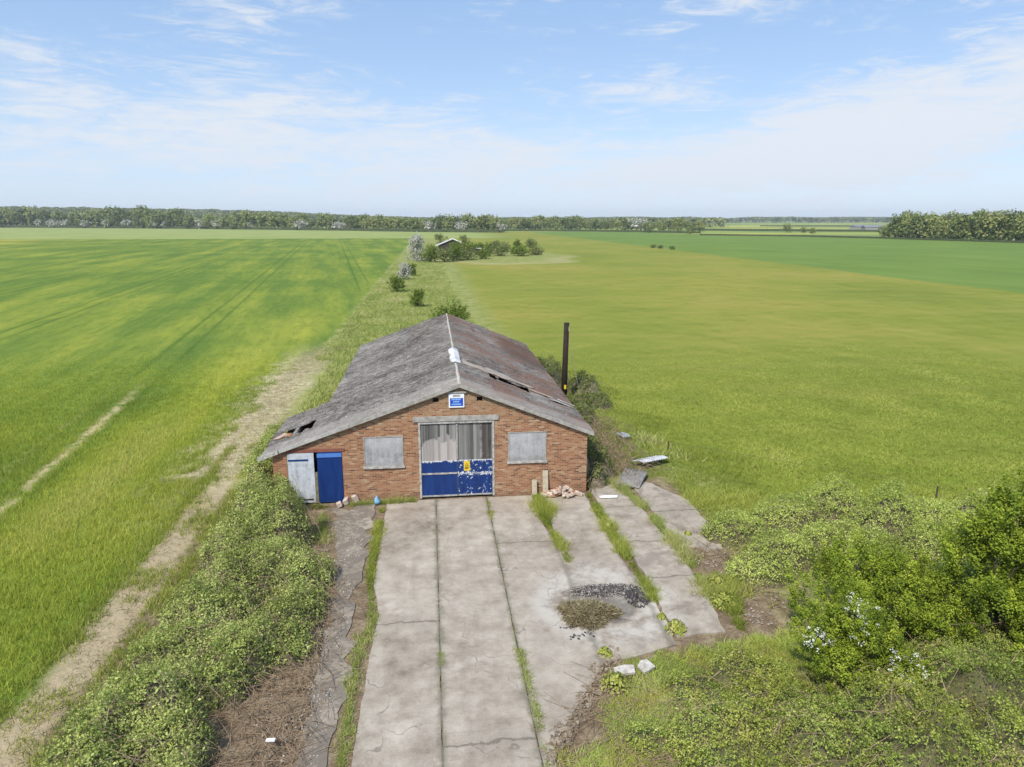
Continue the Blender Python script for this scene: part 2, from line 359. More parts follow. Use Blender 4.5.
def roofm(t):
    x, y, z = t.pos(); P = t.P
    d = t.noise(t.vec(t.mul(x, .5), t.mul(y, 2.2), 0), .9, 6, .7); a = t.noise(P, .35, 4, .6); b = t.noise(P, 3, 5, .75); f = t.noise(P, 16, 4, .75)
    st = t.noise(t.vec(t.mul(x, .30), t.mul(y, 3.2), 0), 1.6, 3, .6)
    k = t.add(t.add(t.mul(a, .25), t.mul(b, .36)), t.add(t.mul(f, .29), t.mul(st, .10)))
    c = t.ramp(k, [(.41, (.04, .036, .034)), (.465, (.14, .130, .120)), (.51, (.245, .232, .216)), (.585, (.47, .45, .42))])
    gr = t.m('PINGPONG', y, PIT/2); c = t.mix(t.mul(t.step(gr, PIT*.5, PIT*.22), .42), c, (.055, .048, .043))      # dark lines put into the colour to strengthen the corrugation
    # reddish lichen, heaviest high on both slopes and over the right one
    rm = t.add(t.mul(t.step(x, -4.5, 1.5), .14), t.mul(t.step(x, .9, 1.05), .05))
    rr = t.step(t.add(t.add(t.mul(t.noise(P, .55, 4, .65), .7), t.mul(b, .3)), rm), .60, .78)
    rr = t.mul(rr, t.add(.35, t.mul(t.step(x, .8, 1.2), .65))); c = t.mix(t.mul(rr, .75), c, t.mix(f, (.10, .055, .042), (.25, .15, .115)))
    pt = t.mul(t.band(t.add(x, t.mul(t.sub(a, .5), 1.5)), 4.2, 6.4, .3), t.band(t.add(y, t.mul(t.sub(b, .5), 3)), 38.5, 45.5, .5))
    c = t.mix(t.mul(pt, .55), c, (.085, .05, .038))
    # side laps every metre
    sl_ = t.m('PINGPONG', t.add(y, .2), .51)
    c = t.mix(t.mul(t.step(sl_, .05, .0), t.mul(t.step(b, .4, .55), .65)), c, (.05, .045, .045))
    lp = t.m('PINGPONG', t.sub(x, 1.0), .763); c = t.mix(t.mul(t.step(lp, .035, .0), t.mul(t.step(d, .42, .6), .5)), c, (.06, .055, .05))
    c = t.mix(t.step(b, .66, .74), c, (.50, .47, .42))
    # sheets near the verge are cleaner
    c = t.mix(t.mul(t.step(t.add(y, t.mul(t.sub(b, .5), .8)), 27.9, 27.4), .35), c, (.36, .34, .31))
    return c, t.bump(t.add(b, f), .4, .02)
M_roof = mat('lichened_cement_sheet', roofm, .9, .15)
def flat(name, c, var=.25, sc_=6, rough=.8, spec=.25, c2=None):
    c2 = c2 or tuple(v*(1-var) for v in c)
    def fn(t):
        t.pos(); n = t.noise(t.P, sc_, 5, .7); return t.mix(t.step(n, .35, .68), c, c2), t.bump(n, .25, .01)
    return mat(name, fn, rough, spec)
M_pale = flat('pale_weathered_sheet', (.62, .60, .56), .35, 3)
M_white = flat('flaking_white_paint', (.50, .49, .47), .3, 8, c2=(.24, .225, .20))
M_timber = flat('bleached_timber', (.40, .38, .35), .4, 5)
M_beige = flat('exposed_timber_batten', (.46, .36, .27), .35, 5, c2=(.30, .22, .16))
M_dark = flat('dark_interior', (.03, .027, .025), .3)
def boardf(t):
    x, y, z = t.pos(); a = t.noise(t.P, 1.8, 6, .7); s = t.noise(t.vec(t.mul(x, 9), t.mul(z, .7), 1), 1, 4, .65); f = t.noise(t.P, 14, 4, .7)
    c = t.ramp(t.add(t.mul(a, .5), t.add(t.mul(s, .3), t.mul(f, .2))), [(.36, (.21, .205, .205)), (.48, (.345, .345, .355)), (.62, (.46, .46, .475))])
    c = t.mix(t.mul(t.step(t.add(z, t.mul(t.sub(a, .5), .8)), 1.75, 1.5), .35), c, (.20, .19, .165))
    return c
M_board = mat('grey_window_board', boardf, .85, .2)
M_red = flat('rusty_red_beam', (.26, .10, .07), .3, 7)
M_creo = flat('creosoted_wood', (.035, .024, .018), .5, 5)
M_rub = flat('pale_rubble', (.60, .54, .48), .4, 9, c2=(.38, .27, .20))
M_brk = flat('loose_brick', (.36, .15, .09), .5, 9, c2=(.50, .38, .30))
M_char = flat('charred_debris', (.03, .027, .026), .5, 9, c2=(.13, .12, .12))
M_yel = flat('yellow_notice', (.75, .52, .04), .1)
M_black = flat('black_print', (.02, .02, .02), .1)
M_lblue = flat('light_blue_print', (.30, .55, .85), .1)
M_sblue = flat('sign_blue_panel', (.02, .07, .48), .1)
M_swhite = flat('sign_white_board', (.78, .80, .84), .06)
M_bag = flat('light_blue_plastic', (.20, .42, .62), .2)
M_bark = flat('grey_brown_bark', (.13, .10, .075), .5, 9)
M_twig = flat('dead_bramble_stem', (.33, .245, .16), .4, 9, c2=(.17, .12, .08))
def plank(paint):
    def fn(t):
        x, y, z = t.pos()
        g = t.noise(t.vec(t.mul(x, 40), t.mul(z, .6), 0), 1.0, 5, .7); wn = t.n.new('ShaderNodeTexWhiteNoise'); wn.noise_dimensions = '1D'; t.l.new(t.m('FLOOR', t.mul(x, 8.57)), wn.inputs['W']); pk = wn.outputs[0]; b = t.noise(t.P, 2.3, 5, .7); s = t.noise(t.vec(t.mul(x, 7), t.mul(z, .3), 2), 1, 3, .6)
        c = t.ramp(t.add(t.add(t.mul(g, .5), t.mul(s, .2)), t.mul(pk, .28)), [(.3, (.07, .068, .066)), (.5, (.19, .187, .182)), (.7, (.38, .37, .355))])
        if paint:   # patch of flaking pale paint low on the left leaf
            e = t.add(z, t.add(t.mul(t.sub(b, .5), .6), t.add(t.mul(t.sub(pk, .5), .25), t.mul(t.step(x, .45, -.5), .22))))
            c = t.mix(t.mul(t.step(e, 2.52, 2.44), t.step(t.add(g, t.mul(b, .3)), .44, .56)), c, t.mix(t.step(pk, .2, .8), (.34, .31, .295), (.47, .435, .415)))
        else:       # dark damp stain
            e = t.add(t.m('ABSOLUTE', t.sub(x, 2.0)), t.mul(t.sub(b, .5), .5))
            c = t.mix(t.mul(t.step(e, .26, .1), .75), c, (.05, .038, .032))
        return c, t.bump(g, .4, .01)
    return mat('grey_planks', fn, .9, .15)
def bluepaint(name, peel):
    def fn(t):
        x, y, z = t.pos(); b = t.noise(t.vec(t.mul(x, 1.3), y, z), 7.5, 7, .7); s = t.noise(t.vec(t.mul(x, 6), t.mul(z, .7), 0), 1, 4, .6); v = t.noise(t.P, 1.6, 2, .5)
        c = t.mix(t.step(s, .35, .7), (.004, .024, .125), (.007, .042, .19))
        th = .70-peel*.195
        k = t.add(b, t.mul(t.sub(v, .5), .25))
        c = t.mix(t.step(k, th+.08, th+.10), c, (.66, .68, .72))
        if name != 'blue_side_door':
            ed = t.add(t.m('ABSOLUTE', t.sub(z, .78)), t.mul(t.sub(b, .5), .35))       # worn top and foot edges
            c = t.mix(t.step(ed, .74, .78), c, (.62, .64, .66))
            if peel > .5:
                rl = t.add(t.m('ABSOLUTE', t.sub(z, 1.02)), t.mul(t.sub(b, .5), .5))
                c = t.mix(t.step(rl, .05, .03), c, (.66, .68, .72))
        return c, t.bump(b, .3, .006)
    return mat(name, fn, .45, .4)
M_plL, M_plR = plank(True), plank(False)
M_bluL, M_bluR, M_bluD = bluepaint('blue_paint', 0.0), bluepaint('peeling_blue_paint', .95), bluepaint('blue_side_door', -.5)
def wdoor(t):
    x, y, z = t.pos(); b = t.noise(t.P, 3.5, 6, .7); s = t.noise(t.vec(t.mul(x, 10), t.mul(z, 1), 0), 1, 4, .6)
    return t.ramp(t.add(t.mul(b, .6), t.mul(s, .4)), [(.36, (.28, .29, .30)), (.5, (.47, .50, .55)), (.7, (.62, .65, .70))])
M_wdoor = mat('dirty_white_door', wdoor, .7, .2)

L_bram = leafmat('bramble_leaves', [(0, (.08, .10, .03)), (.25, (.29, .335, .09)), (.5, (.46, .52, .155)), (.8, (.60, .66, .23)), (1, (.68, .67, .30))], .28, tint=(.8, (.78, .82, .70)))
L_bank = leafmat('pale_bramble_leaves', [(0, (.13, .165, .04)), (.3, (.35, .425, .095)), (.6, (.53, .61, .15)), (1, (.68, .74, .25))], .32)
L_haw = leafmat('hawthorn_leaves', [(0, (.05, .08, .012)), (.3, (.18, .25, .022)), (.6, (.34, .43, .04)), (.85, (.50, .56, .07)), (1, (.64, .62, .11))], .4)
L_dark = leafmat('dark_green_leaves', [(0, (.03, .05, .012)), (.4, (.13, .19, .025)), (.75, (.29, .37, .05)), (1, (.46, .53, .08))], .35)
L_low = leafmat('low_weed_leaves', [(0, (.12, .16, .035)), (.35, (.31, .40, .075)), (.65, (.46, .55, .125)), (1, (.62, .60, .25))], .35, tint=(.9, (1.05, .93, .85)))
L_crop = leafmat('cereal_blades', [(0, (.13, .18, .032)), (.35, (.25, .33, .046)), (.7, (.45, .49, .07)), (1, (.58, .55, .16))], .38)
L_grass = leafmat('fresh_grass', [(0, (.15, .185, .035)), (.45, (.31, .365, .06)), (.8, (.48, .50, .11)), (1, (.60, .55, .24))], .38)
L_rough = leafmat('rough_grass', [(0, (.19, .24, .055)), (.45, (.36, .42, .11)), (.75, (.50, .49, .19)), (1, (.64, .56, .34))], .35)
L_straw = leafmat('dry_grass', [(0, (.30, .24, .14)), (.5, (.38, .32, .20)), (1, (.52, .45, .30))], .25)
L_hay = leafmat('withered_weeds', [(0, (.13, .10, .055)), (.5, (.26, .215, .12)), (1, (.40, .35, .2))], .2)
L_blos = leafmat('white_blossom', [(0, (.42, .44, .36)), (1, (.85, .86, .80))], .2)
L_tree = leafmat('woodland_leaves', [(0, (.10, .13, .045)), (.35, (.20, .25, .075)), (.6, (.31, .36, .11)), (.8, (.42, .42, .15)), (1, (.42, .38, .18))], .3, .5)
L_treeb = leafmat('blossoming_tree_leaves', [(0, (.18, .21, .11)), (.4, (.50, .50, .42)), (1, (.85, .84, .78))], .25)
L_wood = leafmat('distant_wood', [(0, (.08, .105, .045)), (.5, (.17, .205, .075)), (1, (.30, .31, .12))], .2)
M_under = flat('bramble_litter', (.07, .065, .035), .4, 5, c2=(.13, .11, .06))

# ------------------------------------------------------------------ the land, one sheet per field
def sheet(name, pts, m=M_land, z=0.0):
    me = bpy.data.meshes.new(name); me.from_pydata([(x, y, z) for x, y in pts], [], [tuple(range(len(pts)))]); return tag(link(name, me, m), kind='structure')
def pb(y): return 6.5+5.5*exp(-.06*(y-27))
ys = [-60, 10, 20, 24, 27, 30, 34, 38, 44, 50, 60, 75, 100, 150, 432]
bx = [(min(pb(y), 16), y) for y in ys]
sheet('crop_field', [(-5000, -60), (-9.1, -60), (-9.1, 432), (-5000, 432)])
sheet('verge', [(-9.1, -60)]+bx+[(-9.1, 432)])
sheet('pasture', [(88, -60), (88, 432)]+bx[::-1])
sheet('cereal_field', [(88, -60), (5000, -60), (5000, 640), (88, 640)])
sheet('far_field', [(-5000, 432), (88, 432), (88, 640), (-5000, 640)])
sheet('farmland', [(-5000, 640), (5000, 640), (5000, 5000), (-5000, 5000)])
sheet('ground', [(-5000, -3000), (5000, -3000), (5000, -60), (-5000, -60)])

# ------------------------------------------------------------------ concrete yard: separate cast bays with broken edges
def jag(pts, amp=.05, step=.25, seed=0):
    out = []
    for i, (a, b) in enumerate(zip(pts, pts[1:]+pts[:1])):
        n = max(1, int(math.hypot(b[0]-a[0], b[1]-a[1])/step))
        for k in range(n):
            x = a[0]+(b[0]-a[0])*k/n; y = a[1]+(b[1]-a[1])*k/n
            q = mn.noise((x*1.7+seed, y*1.7, seed)); q2 = mn.noise((x*1.7, y*1.7+seed+9, seed))
            out.append((x+amp*2*q, y+amp*2*q2))
    return out
def slab(pts, amp=.05, h=.035, seed=0):
    h += seed*.003
    P = jag(pts, amp, seed=seed)
    return tag(MB().prism(P, -.05, h, 'z').build('concrete_slab', M_conc), kind='structure')
Y0, Y1 = 6.0, 26.45
slab([(-1.98, Y0), (0.0, Y0), (0.0, 17.6), (0.0, Y1), (-1.9, Y1), (-1.95, 20), (-1.65, 18.2), (-1.75, 17)], .02, seed=1)
slab([(.01, Y0), (2.0, Y0), (1.98, Y1), (.01, Y1)], .012, seed=2)
slab([(2.01, Y0), (2.3, 12.6), (3.3, 14.2), (4.0, 15.2), (4.25, 16), (4.15, 20.5), (3.85, 23.5), (3.8, Y1), (2.01, Y1)], .02, seed=3)
slab([(3.95, 15.35), (5.4, 15.6), (6.1, 15.9), (6.25, 18), (5.98, 20), (5.9, 23), (5.95, Y1), (4.22, Y1), (4.15, 24), (4.12, 20.5), (4.1, 18)], .04, seed=4)
slab([(6.28, 16.2), (7.6, 16.3), (7.85, 18), (7.95, 22), (7.75, 25), (7.2, 27.6), (6.3, 27.4), (6.25, 24), (6.4, 20)], .06, seed=5)
slab([(8.15, 21.4), (9.5, 21.0), (9.85, 23), (9.8, 25.2), (8.9, 27.3), (8.0, 27.9), (8.15, 25)], .09, seed=6)
slab([(-3.9, 25.9), (-2.3, 26.2), (-2.35, 20.5), (-2.5, 19.0), (-2.3, 16.8), (-2.2, 13), (-2.15, Y0), (-2.9, Y0), (-3.0, 15), (-3.0, 18), (-3.15, 22)], .2, .012, seed=7)

# ------------------------------------------------------------------ the brick barn
RX, RZ, SR, SLf = 1.0, 4.62, .40, .35
def rz(x): return RZ-(SR*(x-RX) if x > RX else SLf*(RX-x))
YF, YB = 26.6, 46.75
barn = empty('brick_barn', (0, YF, 0), label='single storey red brick barn with patched grey corrugated roof and blue doors', cat='barn')
class BM(MB):       # parts of the barn are written in site coordinates
    def build(s, name, m, parent=barn, **k):
        root = parent
        while root.parent: root = root.parent
        o = MB.build(s, name, m, None, **k)
        for v in o.data.vertices: v.co.y -= YF
        o.parent = parent
        return o
def posfix(m): return m
# walls
wf = BM()
ops = [(-5.62, -3.55, 0, 2.12), (-2.72, -1.21, 1.38, 2.66), (-.62, 2.33, 0, 3.2), (2.87, 4.40, 1.38, 2.66)]
vents = [(-.03, .19, 3.96, 4.13), (1.66, 1.88, 3.96, 4.13)]
xs = sorted({-6.15, 6.05, RX}|{v for o in ops+vents for v in o[:2]})
for a, b in zip(xs, xs[1:]):
    mid = (a+b)/2; cuts = sorted([o[2:] for o in ops+vents if o[0] <= mid <= o[1]]); z = 0
    for c0, c1 in cuts:
        if c0 > z: wf.box(a, b, YF, YF+.23, z, c0)
        z = c1
    wf.prism([(a, z), (b, z), (b, rz(b)-.05), (a, rz(a)-.05)], YF, YF+.23)
wf.build('wall', M_brick)
ws = BM()
ws.box(5.82, 6.05, YF+.232, YB, 0, rz(6.05)-.05).box(-6.15, -5.92, YF+.232, 31.7, 0, rz(-6.15)-.05).box(-6.15, -4.6, 31.702, 31.93, 0, rz(-6.15)-.05)
ws.box(-4.6, -4.37, 31.93, YB, 0, rz(-4.6)-.05)
ws.prism([(-4.37, 0), (5.82, 0), (5.82, rz(5.82)-.05), (RX, RZ-.05), (-4.37, rz(-4.37)-.05)], YB-.23, YB-.002)
ws.build('wall', M_brick)
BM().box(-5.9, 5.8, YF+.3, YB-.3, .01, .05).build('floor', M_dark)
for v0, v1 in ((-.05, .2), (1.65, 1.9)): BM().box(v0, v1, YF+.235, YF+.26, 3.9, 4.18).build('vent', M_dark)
# roof
PIT = .15
def slope(side):
    mb = BM(); sgn = 1 if side == 'r' else -1; S = SR if side == 'r' else SLf
    xe = 6.27 if side == 'r' else -6.62
    L = abs(xe-RX); rows = 4 if side == 'r' else 5; row = L/rows
    ny = int((YB+.25-(YF-.1))/PIT*6)
    yy = np.linspace(YF-.12, YB+.25, ny)
    for r in range(rows):
        d0, d1 = r*row-(.0 if r == 0 else .0), (r+1)*row+.09
        if r == rows-1: d1 = L
        ns = 10; grid = []
        for i in range(ns+1):
            d = d0+(d1-d0)*i/ns; x = RX+sgn*d
            lift = .012*(rows-r) + .028*i/ns
            grid.append([(x, y) for y in yy]+[lift])
        base = len(mb.v); W = len(yy)
        for i in range(ns+1):
            lift = grid[i][-1]
            for (x, y) in grid[i][:-1]:
                sag = .05*mn.noise((x*.35, y*.22, 3.3))+.035*mn.noise((x*1.1, y*.9, 1.3+r))
                slip = .05*mn.noise((round(y/1.02)*3.1, r*7.7, 2.0))
                edge = (slip*sgn*1.2 if i == ns else 0)
                z = RZ-S*abs(x-RX)+.03+lift+sag*(1 if abs(x-RX) > .01 else .3)+.032*cos(2*pi*y/PIT)+slip*.25
                mb.v.append((x+edge, y, z))
        for i in range(ns):
            for j in range(W-1):
                x = RX+sgn*(d0+(d1-d0)*(i+.5)/ns); y = yy[j]; ny_ = mn.noise((x*4, y*5, 0))
                if side == 'l':
                    if x < -4.75 and y > 32.0: continue
                    if -6.3 < x < -4.9 and 28.15+ny_*.2 < y < 29.35 and abs(x+5.68) > .10: continue
                else:
                    if 2.4 < x < 4.25 and 29.85+ny_*.25 < y < 30.6+ny_*.2 and ny_ > -.6: continue
                    if x > 5.35 and 29.75+ny_*.2 < y < 30.3: continue
                a = base+i*W+j; mb.f.append((a, a+1, a+W+1, a+W))
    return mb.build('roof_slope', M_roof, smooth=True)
r1 = slope('l'); r2 = slope('r')
# purlins seen through the holes and the bargeboards
pu = BM()
for x in (-5.6, -4.2, -2.8, -1.4, -.1, 2.1, 3.3, 4.5, 5.6):
    y0, y1 = YF+.24, (31.6 if x < -4.5 else YB-.3); pu.box(x-.04, x+.04, y0, y1, rz(x)-.16, rz(x)-.05)
pu.build('purlin', M_beige)
def sloped(x0, x1, y0, y1, t0, t1, name, m, **k):
    return BM().prism([(x0, rz(x0)+t0), (x1, rz(x1)+t0), (x1, rz(x1)+t1), (x0, rz(x0)+t1)], y0, y1).build(name, m, **k)
sloped(-3.6, RX-.001, YF-.155, YF-.125, -.07, .08, 'bargeboard', M_timber)
sloped(-6.64, -3.605, YF-.15, YF-.125, -.06, .08, 'bargeboard', flat('pale_bargeboard', (.48, .47, .45), .3, 4))
sloped(RX+.001, 6.29, YF-.155, YF-.125, -.07, .08, 'bargeboard', M_timber)
sloped(-6.66, -5.9, YF-.2, YF-.157, -.06, .11, 'verge_trim', M_white)
# ridge: thin white capping with a wide broken flashing in the middle
def ridge(y0, y1, w_, m, lift=.1, name='ridge_cap'):
    mb = BM(); n = max(2, int((y1-y0)/.4)); 
    for i in range(n+1):
        y = y0+(y1-y0)*i/n; j = .02*mn.noise((y*2, 0, 0)); z = RZ+.05*mn.noise((RX*.35, y*.22, 3.3))*.3+lift
        mb.v += [(RX-w_+j, y, z-SLf*w_), (RX+j*.5, y, z+.03), (RX+w_+j, y, z-SR*w_), (RX+w_+j, y, z-SR*w_-.04), (RX, y, z-.02), (RX-w_+j, y, z-SLf*w_-.04)]
    for i in range(n):
        for k in range(6): a = i*6+k; b = i*6+(k+1) % 6; mb.f.append((a, b, b+6, a+6))
    mb.f += [(0, 1, 4, 5), (1, 2, 3, 4), (n*6, n*6+5, n*6+4, n*6+1), (n*6+1, n*6+4, n*6+3, n*6+2)]
    return mb.build(name, m)
M_capw = flat('bleached_ridge_cap', (.62, .58, .50), .3, 3, c2=(.42, .37, .31))
ridge(YF-.16, 30.3, .07, M_capw); ridge(34.3, YB+.26, .06, M_capw)
ridge(30.6, 34.1, .23, flat('white_flashing', (.74, .74, .73), .25, 1.1, c2=(.40, .42, .44)), .125, 'ridge_flashing')
# loose and slipped strips of sheet by the holes
def strip(pts, m, name='loose_sheet', lift=.16, th=.015):
    mb = BM(); top = [(x, y, rz(x)+lift+.03*mn.noise((x*2, y*3, 5))) for x, y in pts]; n = len(pts)
    mb.poly(top+[(x, y, z-th) for x, y, z in top], [tuple(range(n)), tuple(range(n, 2*n))[::-1]]+[(i, (i+1) % n, n+(i+1) % n, n+i) for i in range(n)])
    return mb.build(name, m)
strip(jag([(1.25, 30.72), (4.3, 30.75), (4.6, 31.0), (3.0, 31.35), (1.3, 31.45)], .08, .25, 3), flat('sun_bleached_underlay', (.44, .37, .30), .4, 2.5, c2=(.25, .215, .185)), 'exposed_underlay')
strip(jag([(1.3, 31.5), (3.6, 31.45), (3.4, 31.75), (1.3, 31.95)], .05, .3, 4), flat('slipped_grey_sheet', (.38, .33, .29), .3, 4), lift=.13)
strip(jag([(4.2, 30.15), (4.9, 30.1), (5.3, 30.2), (5.2, 30.32), (4.2, 30.4)], .04, .2, 5), M_beige, 'exposed_timber', .17)
strip(jag([(5.0, 29.75), (5.5, 29.65), (6.2, 29.62), (6.1, 29.8), (5.3, 29.95)], .03, .2, 6), M_white, lift=.17)
strip(jag([(5.5, 30.35), (6.25, 30.2), (6.25, 30.28), (5.5, 30.47)], .02, .2, 8), M_pale, lift=.15)
strip(jag([(-6.5, 28.5), (-6.2, 28.3), (-5.95, 28.5), (-6.15, 28.95)], .03, .2, 7), flat('torn_pink_felt', (.52, .36, .30), .3, 6), lift=.12)
strip([(-3.0, 34.3), (-1.2, 34.42), (-1.2, 34.47), (-3.0, 34.38)], M_dark, 'lap_shade_strip', .075, .01)  # dark strips laid on the sheets stand in for shade inside open laps
strip([(-3.3, 33.2), (-2.2, 33.25), (-2.2, 33.29), (-3.3, 33.25)], M_dark, 'lap_shade_strip', .08, .01)
strip([(-1.4, 36.6), (-.3, 36.7), (-.3, 36.74), (-1.4, 36.66)], M_dark, 'lap_shade_strip', .07, .01)
# main doors
BM().box(-.80, 2.50, YF-.06, YF+.05, 3.202, 3.40).build('lintel', M_timber)
BM().box(-.62, -.54, YF-.03, YF+.1, 0.06, 3.2).box(2.25, 2.33, YF-.03, YF+.1, 0.06, 3.2).box(-.54, 2.25, YF-.03, YF+.1, 3.10, 3.198).build('door_frame', M_white)
def leaf(x0, x1, mp, mblu, dy):
    y = YF+dy; fr = BM(); n = int((x1-x0)/.115); wd = (x1-x0)/n
    for i in range(n):
        q = random.uniform(0, .008); fr.box(x0+i*wd+.004, x0+(i+1)*wd-.004, y+q, y+.035, .12, 3.07+random.uniform(-.02, .02))
    fr.box(x0, x1, y+.036, y+.06, .1, 3.08)
    d = fr.build('door_leaf', mp)
    BM().box(x0+.01, x1-.01, y-.012, y-.001, .10, 1.58).build('steel_panel', mblu, d)
    BM().box(x0+.01, x1-.01, y-.04, y-.013, 1.03, 1.09).build('rail', M_white if dy < .03 else mblu, d)
    BM().box(x0+.01, x1-.01, y-.03, y-.013, .10, .16).build('foot_strip', M_white, d)
    return d
leaf(-.535, .865, M_plL, M_bluL, .02); leaf(.875, 2.245, M_plR, M_bluR, .035)
BM().box(.84, .90, YF-.015, YF-.002, 1.6, 3.06).build('cover_strip', M_timber)
# boarded windows
for x0, x1 in ((-2.72, -1.21), (2.87, 4.40)):
    b_ = BM().box(x0+.04, x1-.04, YF-.002, YF+.03, 1.46, 2.62).build('window', M_board)
    BM().box(x0, x0+.04, YF-.02, YF+.08, 1.46, 2.66).box(x1-.04, x1, YF-.02, YF+.08, 1.46, 2.66).box(x0+.041, x1-.041, YF-.02, YF+.08, 2.621, 2.66).build('frame', M_timber, b_)
    BM().box(x0-.04, x1+.04, YF-.07, YF+.1, 1.375, 1.455).build('sill', M_white, b_)
# side doors
BM().box(-5.75, -3.45, YF-.03, YF+.1, 2.122, 2.24).build('beam', M_red)
wd_ = BM().box(-5.6, -4.62, YF-.03, YF+.02, .08, 2.1).build('side_door', M_wdoor)
BM().box(-5.58, -4.83, YF-.05, YF-.031, 1.80, 1.86).build('hinge', M_bluD, wd_)
BM().box(-5.2, -4.72, YF-.05, YF-.031, .2, .25).build('hinge', M_dark, wd_)
bd = BM().box(-4.5, -3.57, YF+.0, YF+.05, .06, 1.88).build('side_door', M_bluD)
BM().poly([(-4.5, YF-.03, 1.9), (-3.57, YF-.03, 1.9), (-3.57, YF+.04, 2.11), (-4.5, YF+.04, 2.11), (-4.5, YF+.06, 1.9), (-3.57, YF+.06, 1.9)], [(0, 1, 2, 3), (0, 3, 4), (1, 5, 2), (0, 4, 5, 1)]).build('door_top_reflection', flat('reflection_blue', (.06, .16, .45), .2), bd)  # lighter blue sloped piece paints in the bright reflection on the door top
BM().box(-4.61, -4.51, YF-.02, YF+.06, .06, 1.3).build('door_post', flat('mossy_post', (.22, .20, .13), .4, 5))

# signs
sg = empty('gable_sign', (.88, YF-.03, 4.0), label='small white framed sign with blue panel, fixed under the gable apex', cat='sign')
MB().box(-.30, .30, -.02, .015, -.27, .29).build('board', M_swhite, sg, bevel=.008)
pn = MB().box(-.25, .25, -.028, -.0205, -.20, .11).build('panel', M_sblue, sg)
tx = []
for r, (wq, zq) in enumerate(((.19, .06), (.13, -.03), (.19, -.13))):     # three lines of lettering too small to read
    x = -wq
    while x < wq-.02:
        l = random.uniform(.02, .035); tx.append((x, x+l, zq)); x += l+.012
for zq in (.06, -.03, -.13):
    lt = MB(); [lt.box(a, b, -.034, -.0285, z-.028, z+.028) for a, b, z in tx if z == zq]; lt.build('lettering', M_lblue, pn)
MB().box(-.14, .14, -.027, -.0205, .17, .24).build('lettering', M_timber, sg)
MB().box(-.37, .37, -.05, .02, .31, .37).build('hood', M_timber, sg)
wsn = empty('warning_notice', (1.24, YF+.012, 1.33), label='yellow warning notice on the right leaf of the big blue doors', cat='notice')
MB().box(-.12, .12, -.008, .004, -.2, .2).build('plate', M_yel, wsn)
MB().prism([(-.075, .0), (.075, .0), (0, .13)], -.0115, -.0085).build('triangle', M_black, wsn)
MB().prism([(-.045, .018), (.045, .018), (0, .1)], -.0145, -.0118).build('triangle_inside', M_yel, wsn)
MB().box(-.08, .08, -.011, -.0085, -.07, -.04).box(-.08, .05, -.011, -.0085, -.12, -.095).build('lettering', M_black, wsn)

# pole
pl = empty('wooden_pole', (7.95, 41.6, 0), label='tall dark creosoted pole standing behind the right eave of the barn', cat='pole')
MB().tube([(0, 0, -.2), (.02, 0, 2), (.08, 0, 4.72)], [.19, .17, .155], 12).build('shaft', M_creo, pl, smooth=True)
MB().tube([(.08, 0, 4.7), (.08, 0, 4.78)], [.17, .15], 12).build('cap', M_dark, pl)
MB().box(.17, .2, -.26, -.06, 4.3, 4.55).build('bracket', M_timber, pl)
MB().box(-.05, .08, -.21, -.185, .75, 1.0).build('marker_plate', M_yel, pl)
tag(MB().tube([(8.03, 41.6, 4.6), (8.9, 41.4, .3)], .012, 5).build('stay_wire', M_timber, pl.parent), 'thin stay wire running down from the dark pole', 'wire')

